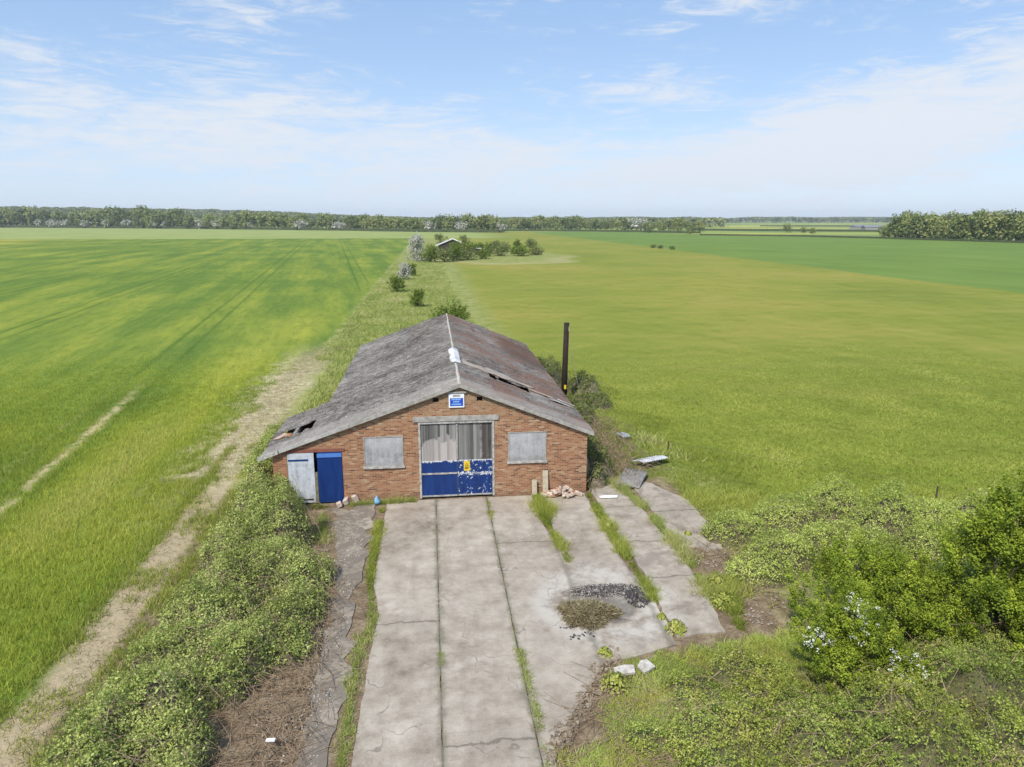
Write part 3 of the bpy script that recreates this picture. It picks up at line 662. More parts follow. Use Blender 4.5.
# ------------------------------------------------------------------ foliage builders
def mound(name, blobs, m, dens, size, label, cat, group=None, seed=1, rough=1.0, edge_n=.35, under=M_under, up=.75, stems=0, extra=None, kind=None):
    """low scrambling growth: a humped litter core under many small leaves"""
    rng = np.random.default_rng(seed); B = np.array(blobs, float)
    cx, cy = B[:, 0].mean(), B[:, 1].mean()
    x0, x1 = (B[:, 0]-B[:, 2]).min()-.3, (B[:, 0]+B[:, 2]).max()+.3; y0, y1 = (B[:, 1]-B[:, 3]).min()-.3, (B[:, 1]+B[:, 3]).max()+.3
    def hf(X, Y):
        h = np.zeros_like(X)
        nx = vnoise(X, Y, .8, seed); ny = vnoise(X, Y, 2.1, seed+5); n4 = vnoise(X, Y, 4.5, seed+8)
        for bx_, by_, rx, ry, hh in B:
            q = 1-((X-bx_)/rx)**2-((Y-by_)/ry)**2+nx*edge_n*1.3+ny*edge_n*.6
            h = np.maximum(h, hh*np.sqrt(np.clip(q, 0, 1.4)))
        return h*(1+(.38*nx+.42*ny)*rough)+.22*rough*n4*(h > .1)
    gs = .2; gx = np.arange(x0, x1, gs); gy = np.arange(y0, y1, gs); XX, YY = np.meshgrid(gx, gy); Z = hf(XX.ravel(), YY.ravel())
    root = empty(name, (cx, cy, 0), label=label, cat=cat, group=group)
    if kind: root['kind'] = kind
    V = np.column_stack([XX.ravel()-cx, YY.ravel()-cy, Z*.74-.06]); nxn, nyn = len(gx), len(gy)
    fc = [(j*nxn+i, j*nxn+i+1, (j+1)*nxn+i+1, (j+1)*nxn+i) for j in range(nyn-1) for i in range(nxn-1) if max(Z[j*nxn+i], Z[j*nxn+i+1], Z[(j+1)*nxn+i], Z[(j+1)*nxn+i+1]) > .02]
    me = bpy.data.meshes.new('stems'); me.from_pydata(V.tolist(), [], fc); link('stems', me, under, root, True)
    A = (x1-x0)*(y1-y0); n = int(A*dens*3.2/5)
    X = rng.uniform(x0, x1, n); Y = rng.uniform(y0, y1, n); h = hf(X, Y); k = h > .05; X, Y, h = X[k], Y[k], h[k]
    e = .12; gxn = (hf(X+e, Y)-h)/e; gyn = (hf(X, Y+e)-h)/e
    keep = vnoise(X, Y, 1.3, seed+20)+.35*vnoise(X, Y, 5, seed+30) >  -.85; X, Y, h, gxn, gyn = [q[keep] for q in (X, Y, h, gxn, gyn)]
    C = np.column_stack([X-cx, Y-cy, h]); N0 = np.column_stack([-gxn, -gyn, np.ones(len(X))]); N0 = unit(N0)
    lift = rng.gamma(1.5, .04, len(X))-.03
    C = C+N0*lift[:, None]
    C5 = np.repeat(C, 5, 0)+rng.normal(size=(len(C)*5, 3))*size*.62; N5 = np.repeat(N0*up, 5, 0)+rng.normal(size=(len(C)*5, 3))*.42
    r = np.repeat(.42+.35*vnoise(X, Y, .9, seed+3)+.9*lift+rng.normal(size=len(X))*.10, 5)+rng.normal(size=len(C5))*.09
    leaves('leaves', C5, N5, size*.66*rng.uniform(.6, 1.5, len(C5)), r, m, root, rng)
    # arching live and dead canes breaking the outline
    if stems:
        cn = MB(); idx = rng.choice(len(C), int(stems), replace=False)
        for q in idx:
            a0 = rng.uniform(0, 6.28); l = rng.uniform(.5, 1.5); p = C[q]; up_ = rng.uniform(.08, .35); dx_, dy_ = cos(a0)*l, sin(a0)*l
            h2 = float(hf(np.array([p[0]+cx+dx_]), np.array([p[1]+cy+dy_]))[0])
            cn.tube([(p[0], p[1], p[2]-.1), (p[0]+dx_*.3, p[1]+dy_*.3, p[2]+up_*.8), (p[0]+dx_*.65, p[1]+dy_*.65, (p[2]+h2)/2+up_), (p[0]+dx_, p[1]+dy_, max(h2, .05)+.02)], [.008, .007, .006, .004], 3)
        cn.build('canes', M_twig, root)['kind'] = 'stuff'
    return root, hf
def blobcrown(blobs, n, size, rng, up=.35, sub=.3, nsub=90):
    """leaf positions: many small clumps standing on overlapping lobes"""
    B = np.array(blobs, float); area = B[:, 3]**2; p = area/area.sum()
    id_ = rng.choice(len(B), nsub*len(B), p=p); D = unit(rng.normal(size=(len(id_), 3))); D[:, 2] = np.abs(D[:, 2])*np.where(rng.uniform(size=len(D)) < .25, -1, 1); 
    rad = B[id_, 3]*rng.uniform(.72, 1.12, len(id_)); S = B[id_, :3]+D*rad[:, None]*np.array([1, 1, .85])
    cid = rng.integers(0, len(S), n); sr = sub*rng.uniform(.5, 1.3, len(S))
    o = rng.normal(size=(n, 3)); o = unit(o)*(rng.uniform(0, 1, n)**.6)[:, None]*sr[cid][:, None]
    tip = rng.uniform(0, 1, n)**1.5; ax = D*.7+np.array([0, 0, .8]); C = S[cid]+o*np.array([.95, .95, .85])*(1-.6*tip)[:, None]+ax[cid]*(tip*sr[cid]*1.3)[:, None]; N0 = unit(o)*.5+D[cid]*.5+np.array([0, 0, up])+rng.normal(size=(n, 3))*.35
    cl_ = rng.normal(size=len(S))*.12
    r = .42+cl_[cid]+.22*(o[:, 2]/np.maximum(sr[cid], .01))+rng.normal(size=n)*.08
    return C, N0, r, S
def shrub(name, base, blobs, n, size, m, label, cat, group=None, seed=1, sub=.3, nsub=90, blossom=None, trunk=.06, darkm=None):
    rng = np.random.default_rng(seed); root = empty(name, (base[0], base[1], 0), label=label, cat=cat, group=group)
    C, N0, r, S = blobcrown(blobs, n, size, rng, sub=sub, nsub=nsub)
    C[:, 2] = np.maximum(C[:, 2], .03)
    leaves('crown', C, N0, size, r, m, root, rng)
    tk = MB(); B = np.array(blobs)
    top = B[:, 2].max()
    for b in blobs:
        q = Vector(b[:3]); tk.tube([(rng.normal()*.05, rng.normal()*.05, -.05), (q.x*.4, q.y*.4, q.z*.5), tuple(q), (q.x*1.1, q.y*1.1, q.z+b[3]*.6)], [trunk, trunk*.7, trunk*.4, trunk*.15], 6)
    for s in S[rng.choice(len(S), min(len(S), 40), replace=False)]:
        b = B[np.argmin(((B[:, :3]-s)**2).sum(1))]; tk.tube([tuple(b[:3]*np.array([.8, .8, .7])), tuple((b[:3]*.35+s*.65)), tuple(s)], [trunk*.3, trunk*.2, trunk*.08], 4)
    tk.build('trunk', M_bark, root)
    if blossom:
        nb_, spots, rr = blossom; Cs = []
        for sx, sy, sz in spots:
            kk = np.argsort(((S-np.array([sx, sy, sz]))**2).sum(1))[:rr]
            for q in kk:
                d = S[q]; c0 = d+rng.normal(size=3)*.07+np.array([0, -.14, .22]); mcl = rng.integers(1, 4)
                for _ in range(mcl): Cs.append(np.repeat((c0+rng.normal(size=3)*.10)[None], nb_, 0)+rng.normal(size=(nb_, 3))*.028)
        Cs = np.concatenate(Cs); leaves('blossom', Cs, rng.normal(size=Cs.shape)+np.array([0, -.3, .7]), .042, rng.uniform(.2, 1, len(Cs)), L_blos, root, rng)
    return root

# ------------------------------------------------------------------ brambles on the left of the yard
def gb(px, py, z, rx, ry, h): x, y = G(px, py, z); return (x, y, rx, ry, h)
LB = [gb(*a) for a in [(105, 745, .7, 1.2, 1.2, .8), (160, 735, .6, .9, 1.2, .7), (130, 695, .8, 1.15, 1.3, .85), (185, 670, .8, 1.1, 1.3, .95), (175, 640, .7, 1.1, 1.4, .8),
      (240, 632, .8, 1.0, 1.1, .9), (285, 635, .5, .7, .8, .6), (215, 600, .8, 1.3, 1.4, .95), (295, 600, .6, .95, 1.1, .75), (250, 565, .9, 1.5, 1.6, 1.05), (300, 570, .5, .9, .9, .7), (245, 530, .9, 1.4, 1.6, 1.0), (275, 515, 1.1, 1.1, 1.4, 1.45), (265, 490, 1.0, 1.1, 1.5, 1.2), (80, 790, .7, 1.3, 1.3, .75), (140, 790, .6, 1.0, 1.3, .7)]]
mound('bramble_thicket', LB, L_bram, 700, .075, 'long grey green bramble thicket between the crop edge and the concrete yard', 'bramble', seed=3, edge_n=.5, stems=420)
BW = [gb(*a) for a in [(262, 465, .8, .7, 1.6, 1.1), (276, 440, .6, .8, 2.5, 1.0)]]
mound('bramble_bush', BW, L_bram, 600, .08, 'dark bramble bush growing against the left eave of the barn', 'bramble', seed=5)
# ------------------------------------------------------------------ right bank
RB = [gb(*a) for a in [(735, 518, .7, 1.2, .8, .8), (785, 505, .9, 1.3, .9, 1.15), (835, 498, .9, 1.2, 1.0, 1.3), (885, 510, 1.0, 1.3, 1.1, 1.65), (930, 515, .7, 1.2, 1.0, 1.15), (780, 545, .6, 1.3, .8, .9), (830, 532, .7, 1.3, .8, 1.0), (870, 545, .7, 1.2, 1.0, 1.1), (940, 545, .7, 1.3, 1.1, 1.2), (985, 505, .7, 1.2, .9, 1.1),
      (760, 560, .5, 1.1, .8, .65), (985, 530, .7, 1.6, 1.3, 1.0), (965, 580, .7, 1.4, 1.2, 1.0), (1010, 500, .6, 1.6, 1.0, .8)]]
mound('bramble_thicket', RB, L_bank, 620, .07, 'billowing pale green bramble bank at the edge of the pasture, right of the yard', 'bramble', seed=11, edge_n=.2, rough=.45, stems=160)
# low weeds, bottom right corner
WB = [gb(*a) for a in [(720, 750, .2, 1.2, 1.2, .42), (700, 690, .15, .8, .7, .3), (750, 665, .2, .9, .8, .4), (655, 735, .15, .6, .6, .22), (780, 740, .3, 1.8, 1.4, .5), (850, 750, .4, 1.3, 1.1, .75), (900, 735, .5, 1.1, 1.0, 1.25), (955, 755, .5, 1.3, 1.1, 1.4), (820, 715, .3, .9, .8, .6), (780, 700, .2, 1.3, 1.1, .4), (1000, 700, .4, 1.5, 1.1, 1.3), (960, 650, .4, 1.5, 1.3, .7), (1030, 660, .4, 1.8, 1.6, .8), (930, 620, .4, 1.0, 1.0, .6), (1000, 770, .4, 1.5, 1.2, 1.3), (760, 790, .3, 2.2, 1.4, .5), (880, 700, .3, 1.5, 1.2, .6), (960, 690, .4, 1.6, 1.2, .8)]]
mound('weed_bank', WB, L_low, 560, .06, 'low mixed weeds and briars covering the bank at the bottom right', 'weeds', seed=17, edge_n=.5, under=flat('weedy_soil', (.075, .085, .03), .4, 4, c2=(.12, .10, .05)), kind='stuff', stems=260)

# bushes, bottom right
def rel(base, px, py, z): x, y = G(px, py, z); return x-base[0], y-base[1], z
bz = (11.3, 15.9)
shrub('hawthorn_bush', bz, [(-1.0, .2, .95, .85), (-.2, .3, 1.45, .95), (.9, .2, 1.2, .9), (.3, -.6, 1.1, .9), (-.6, -.4, .8, .7), (1.6, -.4, .9, .9), (.2, .8, 1.2, .8), (1.2, -1.1, .7, .7)], 52000, .055, L_haw,
      'rounded dark green hawthorn bush without blossom, behind the flowering one', 'bush', seed=21, sub=.26, nsub=44)
bz = (9.55, 14.0)
shrub('hawthorn_bush', bz, [(-.6, .1, 1.2, .6), (-.05, .2, 1.75, .66), (.4, -.3, 1.0, .62), (-.4, -.4, .7, .55), (.8, .0, 1.0, .5), (.95, -.7, .6, .5)], 38000, .045, L_haw,
      'yellow green hawthorn bush with sprays of white blossom, bottom right', 'bush', seed=23, sub=.2, nsub=60, blossom=(9, [(-.9, -.4, 1.2), (-.2, -.3, 2.1), (.1, -.3, 1.9), (.6, -.9, 1.0), (1.1, -.9, .9), (-1.0, -.2, 1.2), (.5, -1.0, .6), (-.2, -.5, 1.5)], 6))
bz = (14.6, 14.9)
shrub('field_maple', bz, [(0, 0, 2.9, 1.2), (-.9, -.3, 2.2, .9), (.6, .3, 2.3, 1.3), (-.6, .6, 1.8, 1.0), (-1.0, -.8, 1.2, .8), (.2, -.8, 1.3, 1.1), (.9, -.9, 2.1, 1.1), (-.2, .1, 3.5, .7), (.8, .4, 3.4, .8), (-.3, -1.5, .9, .8)], 105000, .06, L_haw,
      'tall bright green leafy tree at the right edge of the picture', 'tree', seed=27, sub=.30, nsub=48, trunk=.12)

# growth along the right wall and behind the barn
def bush(px, py, hgt, wpx, m=L_dark, label='', group=None, n=2500, size=.16, seed=0, blob=None, name='bush', cat='bush', blossom=0):
    x, y = G(px, py, 0); d = math.hypot(x, y); wr = wpx*d/F/2; rng = random.Random(seed); B = []
    for k in range(6):
        a = rng.uniform(0, 2*pi); q = rng.uniform(.1, .55)*wr; rr = wr*rng.uniform(.42, .62)
        B.append((cos(a)*q, sin(a)*q, max(rr*.5, hgt-rr*rng.uniform(.9, 1.6)) if k else hgt-rr*.85, rr))
    for k in range(4): a = k*1.57+seed; B.append((cos(a)*wr*.5, sin(a)*wr*.3, wr*.35, wr*.5)); B.append((cos(a+.8)*wr*.3, sin(a+.8)*wr*.3, hgt*.42, wr*.5))
    return shrub(name, (x, y), B, n, size, m, label, cat, group, seed=seed+100, sub=max(.25, wr*.22), nsub=25, trunk=.05)
L_gr2 = leafmat('elder_leaves', [(0, (.07, .095, .03)), (.4, (.17, .21, .06)), (.8, (.29, .32, .11)), (1, (.40, .40, .19))], .25)
WR = [(6.8, 28.7, .7, 1.3, 1.1), (6.9, 31, .9, 1.8, 1.0), (7.0, 34, .9, 1.8, .9), (7.4, 37.4, 1.3, 1.8, .9), (9.2, 39.9, 1.4, 1.1, .6), (9.2, 43.6, 1.2, 1.2, 1.1), (7.4, 44.5, 1.1, 1.5, 1.5), (7.3, 46.8, 1.4, 1.5, 1.3), (6.6, 27.6, .5, .7, .7)]
mound('bramble_hedge', WR, L_gr2, 420, .10, 'tangled brambles and elder growing along the right hand wall of the barn', 'bramble', seed=31, edge_n=.4, stems=260, under=flat('dry_stems', (.12, .095, .065), .4, 3, c2=(.24, .20, .15)))
tag(bpy.data.objects['bramble_hedge'], None)
bush(450, 331, 2.3, 44, L_dark, 'broad dark bush just behind the far ridge end of the barn', seed=1, n=7000, size=.15)
bush(417, 307, 2.1, 15, L_dark, 'small round dark green bush on the rough verge, nearest behind the barn', seed=2, n=3500, size=.13)
bush(397, 292, 2.3, 17, L_dark, 'dark squat bush at the left side of the verge beside the crop', seed=3, n=3500, size=.15)
bush(404, 280, 3.0, 15, L_treeb, 'low white blossoming hawthorn on the verge', seed=4, n=3000, size=.2)
bush(412, 276, 2.2, 9, L_dark, 'little green bush right beside the low white hawthorn', seed=5, n=1800, size=.2)
bush(417, 261, 6.6, 21, L_treeb, 'tall white blossoming hawthorn tree at the head of the verge', name='hawthorn_tree', cat='tree', seed=6, n=5000, size=.3)
cb = [(433, 258, 3.6, 16), (441, 251, 5.6, 11), (457, 260, 4.6, 18), (464, 250, 5.0, 12), (471, 255, 3.6, 13), (449, 252, 3.6, 10), (490, 254, 3.4, 14), (504, 252, 3.0, 15), (517, 248, 3.0, 9), (531, 248, 3.4, 13),
      (515, 254, 1.8, 12), (536, 255, 1.6, 17), (480, 250, 2.6, 9), (495, 248, 2.6, 9), (430, 262, 3.4, 22), (445, 262, 3.4, 22), (453, 261, 4.4, 18), (468, 260, 2.2, 22), (483, 259, 2.4, 16), (500, 256, 1.8, 26), (521, 256, 1.6, 22)]
cl_ = ['rounded green bush beside the tall white hawthorn', 'tall dark bush left of the derelict hut with the white gable', 'round bush in front of the derelict hut with the white gable', 'tall bush behind the right end of the white gabled hut', 'bush between the white gabled hut and the small brick hut',
       'bush hard against the white gabled hut', 'bush just right of the small brick hut', 'wide bush in the middle of the compound, right of the brick hut', 'small far bush in the right half of the compound', 'rounded far bush at the right end of the compound', 'low dark bush at the near edge of the compound',
       'flat spreading bush at the near right tip of the compound', 'bush behind the small brick hut', 'little bush behind the gap right of the brick hut', 'low scrub at the foot of the tall white hawthorn', 'low scrub in front of the white gabled hut', 'bush covering the door side of the white gabled hut', 'flat scrub before the gap between the two huts', 'scrub at the near corner of the small brick hut', 'long flat scrub in the middle of the compound edge', 'long flat scrub towards the right tip of the compound']
for i, (a, b, c, d) in enumerate(cb): bush(a, b, c, d, L_gr2 if i % 2 else L_dark, cl_[i], 'bushes of the overgrown compound', seed=10+i, n=1500, size=.32)
# derelict huts of the compound
hx, hy = G(450, 256, 0); hut = empty('derelict_hut', (hx, hy, 0), label='derelict hut with a thin white gable edge among the distant bushes', cat='hut')
MB().prism([(-3.4, 0), (3.0, 0), (3.0, 3.9), (.9, 4.9), (-3.4, 3.2)], 0, 6).build('wall', flat('dark_hut_wall', (.07, .06, .05), .3), hut)
MB().prism([(-4.2, 2.95), (.9, 5.0), (3.6, 3.85), (3.6, 4.1), (.9, 5.3), (-4.2, 3.2)], -.4, -.1).build('bargeboard', M_swhite, hut)
MB().prism([(-4.2, 3.0), (.9, 5.05), (3.6, 3.9), (3.6, 4.0), (.9, 5.2), (-4.2, 3.12)], -.1, 6.3).build('roof', M_timber, hut)
hx, hy = G(478, 255, 0); hut = empty('brick_hut', (hx, hy, 0), label='tiny flat roofed brick hut between two distant bushes', cat='hut')
MB().box(-1, -.5, 0, 2, 0, 1.9).box(.5, 1, 0, 2, 0, 1.9).box(-.5, .5, 1.6, 2, 0, 1.9).build('wall', flat('dull_brick', (.16, .12, .10), .3), hut)
MB().box(-1.15, 1.15, -.15, 2.15, 1.9, 2.1).build('roof', M_pale, hut)

# ------------------------------------------------------------------ far hedges, trees and woods
def treemesh(seed, m, tall=1.0, n=900):
    rng = np.random.default_rng(seed); B = []
    for k in range(9):
        a = rng.uniform(0, 2*pi); q = rng.uniform(0, 3.0); z = rng.uniform(3.5, 8.2)*tall; B.append((cos(a)*q, sin(a)*q, z, rng.uniform(1.6, 2.7)))
    B.append((0, 0, 9.0*tall, 2.2)); B.append((0, 0, 3.2, 3.0))
    B.append((1.5, 1, 1.8, 2.2)); B.append((-1.6, -.8, 1.9, 2.2))
    C, N0, r, S = blobcrown(B, n, 1, rng, sub=1.1, nsub=14)
    o = leaves('crown', C, N0, 1.05, r, m, None, rng); me = o.data; bpy.data.objects.remove(o)
    tb = MB().tube([(0, 0, -.5), (.1, 0, 3), (0, .1, 7*tall)], [.35, .28, .1], 6)
    for b in B[:5]: tb.tube([(0, 0, 2.5), (b[0]*.5, b[1]*.5, b[2]*.7), b[:3]], [.2, .12, .05], 5)
    o = tb.build('trunk', M_bark); tm = o.data; bpy.data.objects.remove(o)
    return me, tm
TM = [treemesh(40+i, L_tree, (.8, 1, 1.15, .9, 1.05)[i]) for i in range(5)]; TB = [treemesh(60+i, L_treeb, .6, 700) for i in range(2)]
def tree(x, y, h, wf, label, group, blossom=False, cat='tree'):
    me, tm = random.choice(TB if blossom else TM); s = h/(7.5 if blossom else 11.3)
    r = empty('hawthorn_tree' if blossom else 'broadleaf_tree', (x, y, 0), random.uniform(0, 6.28), label, cat, group); r.scale = (s*wf, s*wf, s)
    link('crown', me, None, r); link('trunk', tm, None, r)
def path(pts):
    W = [G(a, b, 0) for a, b in pts]
    def at(px):
        for (p, q), (u, v) in zip(zip(pts, pts[1:]), zip(W, W[1:])):
            if p[0] <= px <= q[0]: k = (px-p[0])/(q[0]-p[0]); return u[0]+(v[0]-u[0])*k, u[1]+(v[1]-u[1])*k
        return W[0] if px < pts[0][0] else W[-1]
    return at, W
def hedge(name, W, h, th, m, label, seed, dens=.9, group=None):
    rng = np.random.default_rng(seed); x0, y0 = W[0]; root = empty(name, (x0, y0, 0), label=label, cat='hedge', group=group); C = []; R = []
    core = MB()
    for (a, b) in zip(W, W[1:]):
        L = math.hypot(b[0]-a[0], b[1]-a[1]); n = int(L*h*dens*2.4); k = rng.uniform(0, 1, n); nx_, ny_ = -(b[1]-a[1])/L, (b[0]-a[0])/L; o = rng.uniform(-th/2, th/2, n); z = h*rng.uniform(.02, 1, n)*(1+.25*np.sin(k*L*.13)*np.sin(k*L*.031+1))
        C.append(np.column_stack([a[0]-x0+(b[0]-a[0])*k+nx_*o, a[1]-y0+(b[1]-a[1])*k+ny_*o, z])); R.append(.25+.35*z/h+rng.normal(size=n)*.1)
        q = th*.3; core.poly([(a[0]-x0-nx_*q, a[1]-y0-ny_*q, 0), (b[0]-x0-nx_*q, b[1]-y0-ny_*q, 0), (b[0]-x0+nx_*q, b[1]-y0+ny_*q, 0), (a[0]-x0+nx_*q, a[1]-y0+ny_*q, 0)]+[(p_[0]-x0+s_*nx_*q, p_[1]-y0+s_*ny_*q, h*.8) for p_, s_ in ((a, -1), (b, -1), (b, 1), (a, 1))], [(0, 1, 5, 4), (1, 2, 6, 5), (2, 3, 7, 6), (3, 0, 4, 7), (4, 5, 6, 7)])
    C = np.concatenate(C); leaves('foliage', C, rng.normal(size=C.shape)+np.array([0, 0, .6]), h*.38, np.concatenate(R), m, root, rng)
    core.build('stems', flat('hedge_core', (.075, .095, .04), .3, .3), root)
atL, WL = path([(-60, 227.2), (140, 228.4), (143, 228.45)]); hedge('field_hedge', WL, 3.2, 3, L_wood, 'long dark clipped hedge across the far left of the crop field', 71)
atL2, WL2 = path([(154, 228.5), (340, 230.6), (420, 232.0), (500, 232.6)]); hedge('field_hedge', WL2, 3.0, 3, L_wood, 'dark hedge running from the gateway to the middle of the horizon', 72)
atR, WR_ = path([(700, 235.2), (800, 236.6), (880, 238.6), (1060, 244.4)]); hedge('field_hedge', WR_, 1.3, 2.4, L_wood, 'low dark hedge closing the green cereal field on the right', 73)
atM, WM = path([(505, 231.0), (600, 231.6), (700, 233.5)]); hedge('field_hedge', WM, 2.0, 2.4, L_wood, 'low hedge under the distant trees in the middle of the horizon', 74)
_, Wq = path([(690, 230.5), (800, 231.2), (880, 232)]); hedge('field_hedge', Wq, 2.2, 3, L_wood, 'faint hedge between the far pale and yellow fields', 75)
_, Wq = path([(760, 226.3), (900, 226.8)]); hedge('field_hedge', Wq, 2, 3, L_wood, 'farthest thin hedge beyond the yellow field', 76)
allp = [(-60, 227.2), (143, 228.45), (340, 230.6), (420, 232.0), (505, 232.6)]; atA, _ = path(allp)
GT = 'trees behind the far left hedge'
px = -40
while px < 505:
    x, y = atA(px); d = math.hypot(x, y); off = random.uniform(6, 20)
    top = np.interp(px, [0, 140, 250, 340, 420, 470, 505], [211, 211.5, 214.5, 216, 218, 215.5, 217])+random.uniform(-2, 3)
    h = max(7, 10.8+(219-top)*d/F)
    bl = random.random() < .16
    ux, uy = x/d, y/d
    if bl: tree(x+ux*off*.5, y+uy*off*.5, min(h*.6, 10), 1.25, 'small white blossoming hawthorn among the trees behind the far left hedge', GT+', in blossom', True)
    zn = 'left of the field gateway' if px < 143 else ('between the field gateway and the house roof' if px < 385 else 'right of the house roof')
    if not bl: tree(x+ux*off, y+uy*off, h, random.uniform(.95, 1.45), 'front broadleaf tree of the far left belt, '+zn, 'front trees of the far left belt, '+zn)
    if random.random() < .6: tree(x+ux*(off+30), y+uy*(off+30), h*random.uniform(.9, 1.15), 1.2, 'rear broadleaf tree of the far left belt, '+zn, 'rear trees of the far left belt, '+zn)
    px += random.uniform(4.2, 8.5)*(.8 if bl else 1)
tree(*atA(494), 10.5, 1.0, 'dark rounded tree ending the far tree belt by the middle of the horizon', None)
px = 505
while px < 700:
    x, y = atM(px); d = math.hypot(x, y); top = np.interp(px, [505, 560, 600, 700], [218, 217, 219.5, 219.5])+random.uniform(-1.5, 2.5); ux, uy = x/d, y/d; off = random.uniform(60, 160)
    tree(x+ux*off, y+uy*off, max(6, 10.8+(219-top)*(d+off)/F), random.uniform(1, 1.4), 'hazy tree in the line along the middle of the horizon', 'trees along the middle of the horizon', random.random() < .1)
    if random.random() < .7: tree(x+ux*(off+50), y+uy*(off+50), max(6, 10.8+(219-top+.5)*(d+off)/F), 1.3, 'hazy tree in the line along the middle of the horizon', 'trees along the middle of the horizon')
    px += random.uniform(3, 6)
px = 884
while px < 1075:
    x, y = atR(px); d = math.hypot(x, y); ux, uy = x/d, y/d
    top = np.interp(px, [884, 896, 920, 940, 960, 1000, 1024], [222, 215, 212.3, 215, 215, 213.5, 212.5])+random.uniform(-.8, 2)
    for off in ((10, 32, 55) if px > 892 else (14,)):
        h = 10.8+(219-top)*(d+off)/F; tree(x+ux*off, y+uy*off, h*random.uniform(.86, 1.03), random.uniform(.85, 1.1), {10: 'leafy tree in the front row', 14: 'leafy tree at the left tip', 32: 'leafy tree in the middle row', 55: 'leafy tree in the back row'}[off]+' of the dense wood at the far right', 'trees of the right hand wood, row %s' % {10: 'in front', 14: 'at the tip', 32: 'in the middle', 55: 'at the back'}[off])
    px += random.uniform(6, 9)
for px, py, h, lb in [(787, 232.5, 7, 'lone bushy tree standing left in the far right fields'), (812, 234, 5, 'small tree right of the lone bushy tree in the far fields'), (803, 233, 6, 'middle tree of the small clump in the far right fields'), (690, 234, 6.5, 'dark tree at the left end of the right hand hedge'), (648, 232.6, 4, 'small tree by the hedge left of the gateway')]:
    x, y = G(px, py); tree(x, y, h, 1.4, lb, None)
for (a, b) in ((660, 248.5), (672, 249.5), (653, 247.8)):
    bush(a, b, 1.0, 7, L_gr2, {660: 'middle one of three tiny scrub clumps in the pasture', 672: 'right one of three tiny scrub clumps in the pasture', 653: 'left one of three tiny scrub clumps in the pasture'}[a], 'scrub clumps in the pasture', n=260, size=.35, seed=a)

def woodmass(name, rows, m, seed, sz):
    """a far wood read as one mass: rows = (px0, px1, base y list, distance, height range)"""
    rng = np.random.default_rng(seed); C = []; R = []; NN = []
    for px0, px1, d, hfun, nrow, depth in rows:
        W = (px1-px0)*d/F; n = int(W/7*nrow)
        for k in range(n):
            px = rng.uniform(px0, px1); dd = d+rng.uniform(0, depth); ang = math.atan((px-512)/F)+_y; x, y = dd*math.tan(ang), dd
            x = dd*sin(ang)/cos(ang-_y); y = dd*cos(ang)/cos(ang-_y)
            z1 = hfun(px, (dd-d)/depth); r = rng.uniform(3.5, 7); m_ = 26
            D = unit(rng.normal(size=(m_, 3))); D[:, 2] = abs(D[:, 2]); P_ = np.array([x, y, z1-r*.8])+D*r*np.array([1, 1, .8]); P_[::3, 2] -= rng.uniform(2, 11, len(P_[::3])); C.append(P_); NN.append(D+np.array([0, 0, .3]))
            R.append(np.full(m_, rng.uniform(.1, .9))+rng.normal(size=m_)*.07)
    return tag(leaves(name, np.concatenate(C), np.concatenate(NN), sz, np.concatenate(R), m, None, rng), kind='stuff')
def hillz(x, y):
    # gentle rise on the left behind the tree belt
    d = math.hypot(x, y); a = math.degrees(math.atan2(x, y))
    s = 1/(1+math.exp((a+8)/4.5)); k = min(max((d-1150)/900, 0), 1); k = k*k*(3-2*k)
    return 27*s*k
hv = []; hfaces = []; na, nd = 60, 14
for i in range(nd+1):
    for j in range(na+1):
        d = 1150+(2600-1150)*i/nd; a = radians(-40+42*j/na); x, y = d*sin(a), d*cos(a); hv.append((x, y, hillz(x, y)+.02 if i else -.3))
for i in range(nd):
    for j in range(na): q = i*(na+1)+j; hfaces.append((q, q+1, q+na+2, q+na+1))
me = bpy.data.meshes.new('hill'); me.from_pydata(hv, [], hfaces); tag(link('hill', me, flat('hill_scrub', (.10, .13, .05), .4, .05)), kind='structure')
def hw(px, k):
    ang = math.atan((px-512)/F)+_y; d = (1180+900*k)/cos(ang-_y)
    return hillz(d*sin(ang), d*cos(ang))+12+3*mn.noise((px*.05, k*4, 0))
tag(woodmass('distant_wood', [(-60, 420, 1180, hw, 22.0, 900)], L_wood, 81, 5.5), 'distant wood covering the low hill along the left horizon', 'wood')
tag(woodmass('distant_wood', [(400, 1080, 2300, lambda p, k: 16+5*mn.noise((p*.03, k, 1)), 7, 350)], L_wood, 82, 7), 'thin blue green line of woods along the far right horizon', 'wood')

tag(woodmass('distant_wood', [(395, 720, 1000, lambda p, k: 12.5+3*mn.noise((p*.04, k, 2)), 5, 200)], L_wood, 83, 4), 'band of distant woodland behind the middle tree line on the horizon', 'wood')
# far buildings
def farbarn(px, py, w_, d_, h_, label, roofm, wallm, rot=.3):
    x, y = G(px, py); r = empty('farm_building', (x, y, 0), rot, label, 'building')
    MB().box(-w_/2, w_/2, -d_/2, d_/2, 0, h_*.62).build('wall', wallm, r)
    MB().prism([(-d_/2-.4, h_*.621), (d_/2+.4, h_*.621), (0, h_)], -w_/2-.4, w_/2+.4, 'x').build('roof', roofm, r)
M_fw = flat('pale_render', (.30, .29, .27), .1); M_fr = flat('slate_roof', (.14, .14, .15), .2); M_fr2 = flat('tin_roof', (.21, .22, .24), .2)
farbarn(872, 230.8, 17, 10, 5.5, 'long low grey roofed farm shed left of the right hand wood', M_fr2, M_fw, -.2)
farbarn(858, 230, 14, 9, 5.5, 'smaller pale farm shed next to the long grey shed', M_fr2, M_fw, .2)
farbarn(388, 230.5, 12, 8, 7, 'house with slate roof half hidden in the far tree belt', M_fr, M_fw, .4)
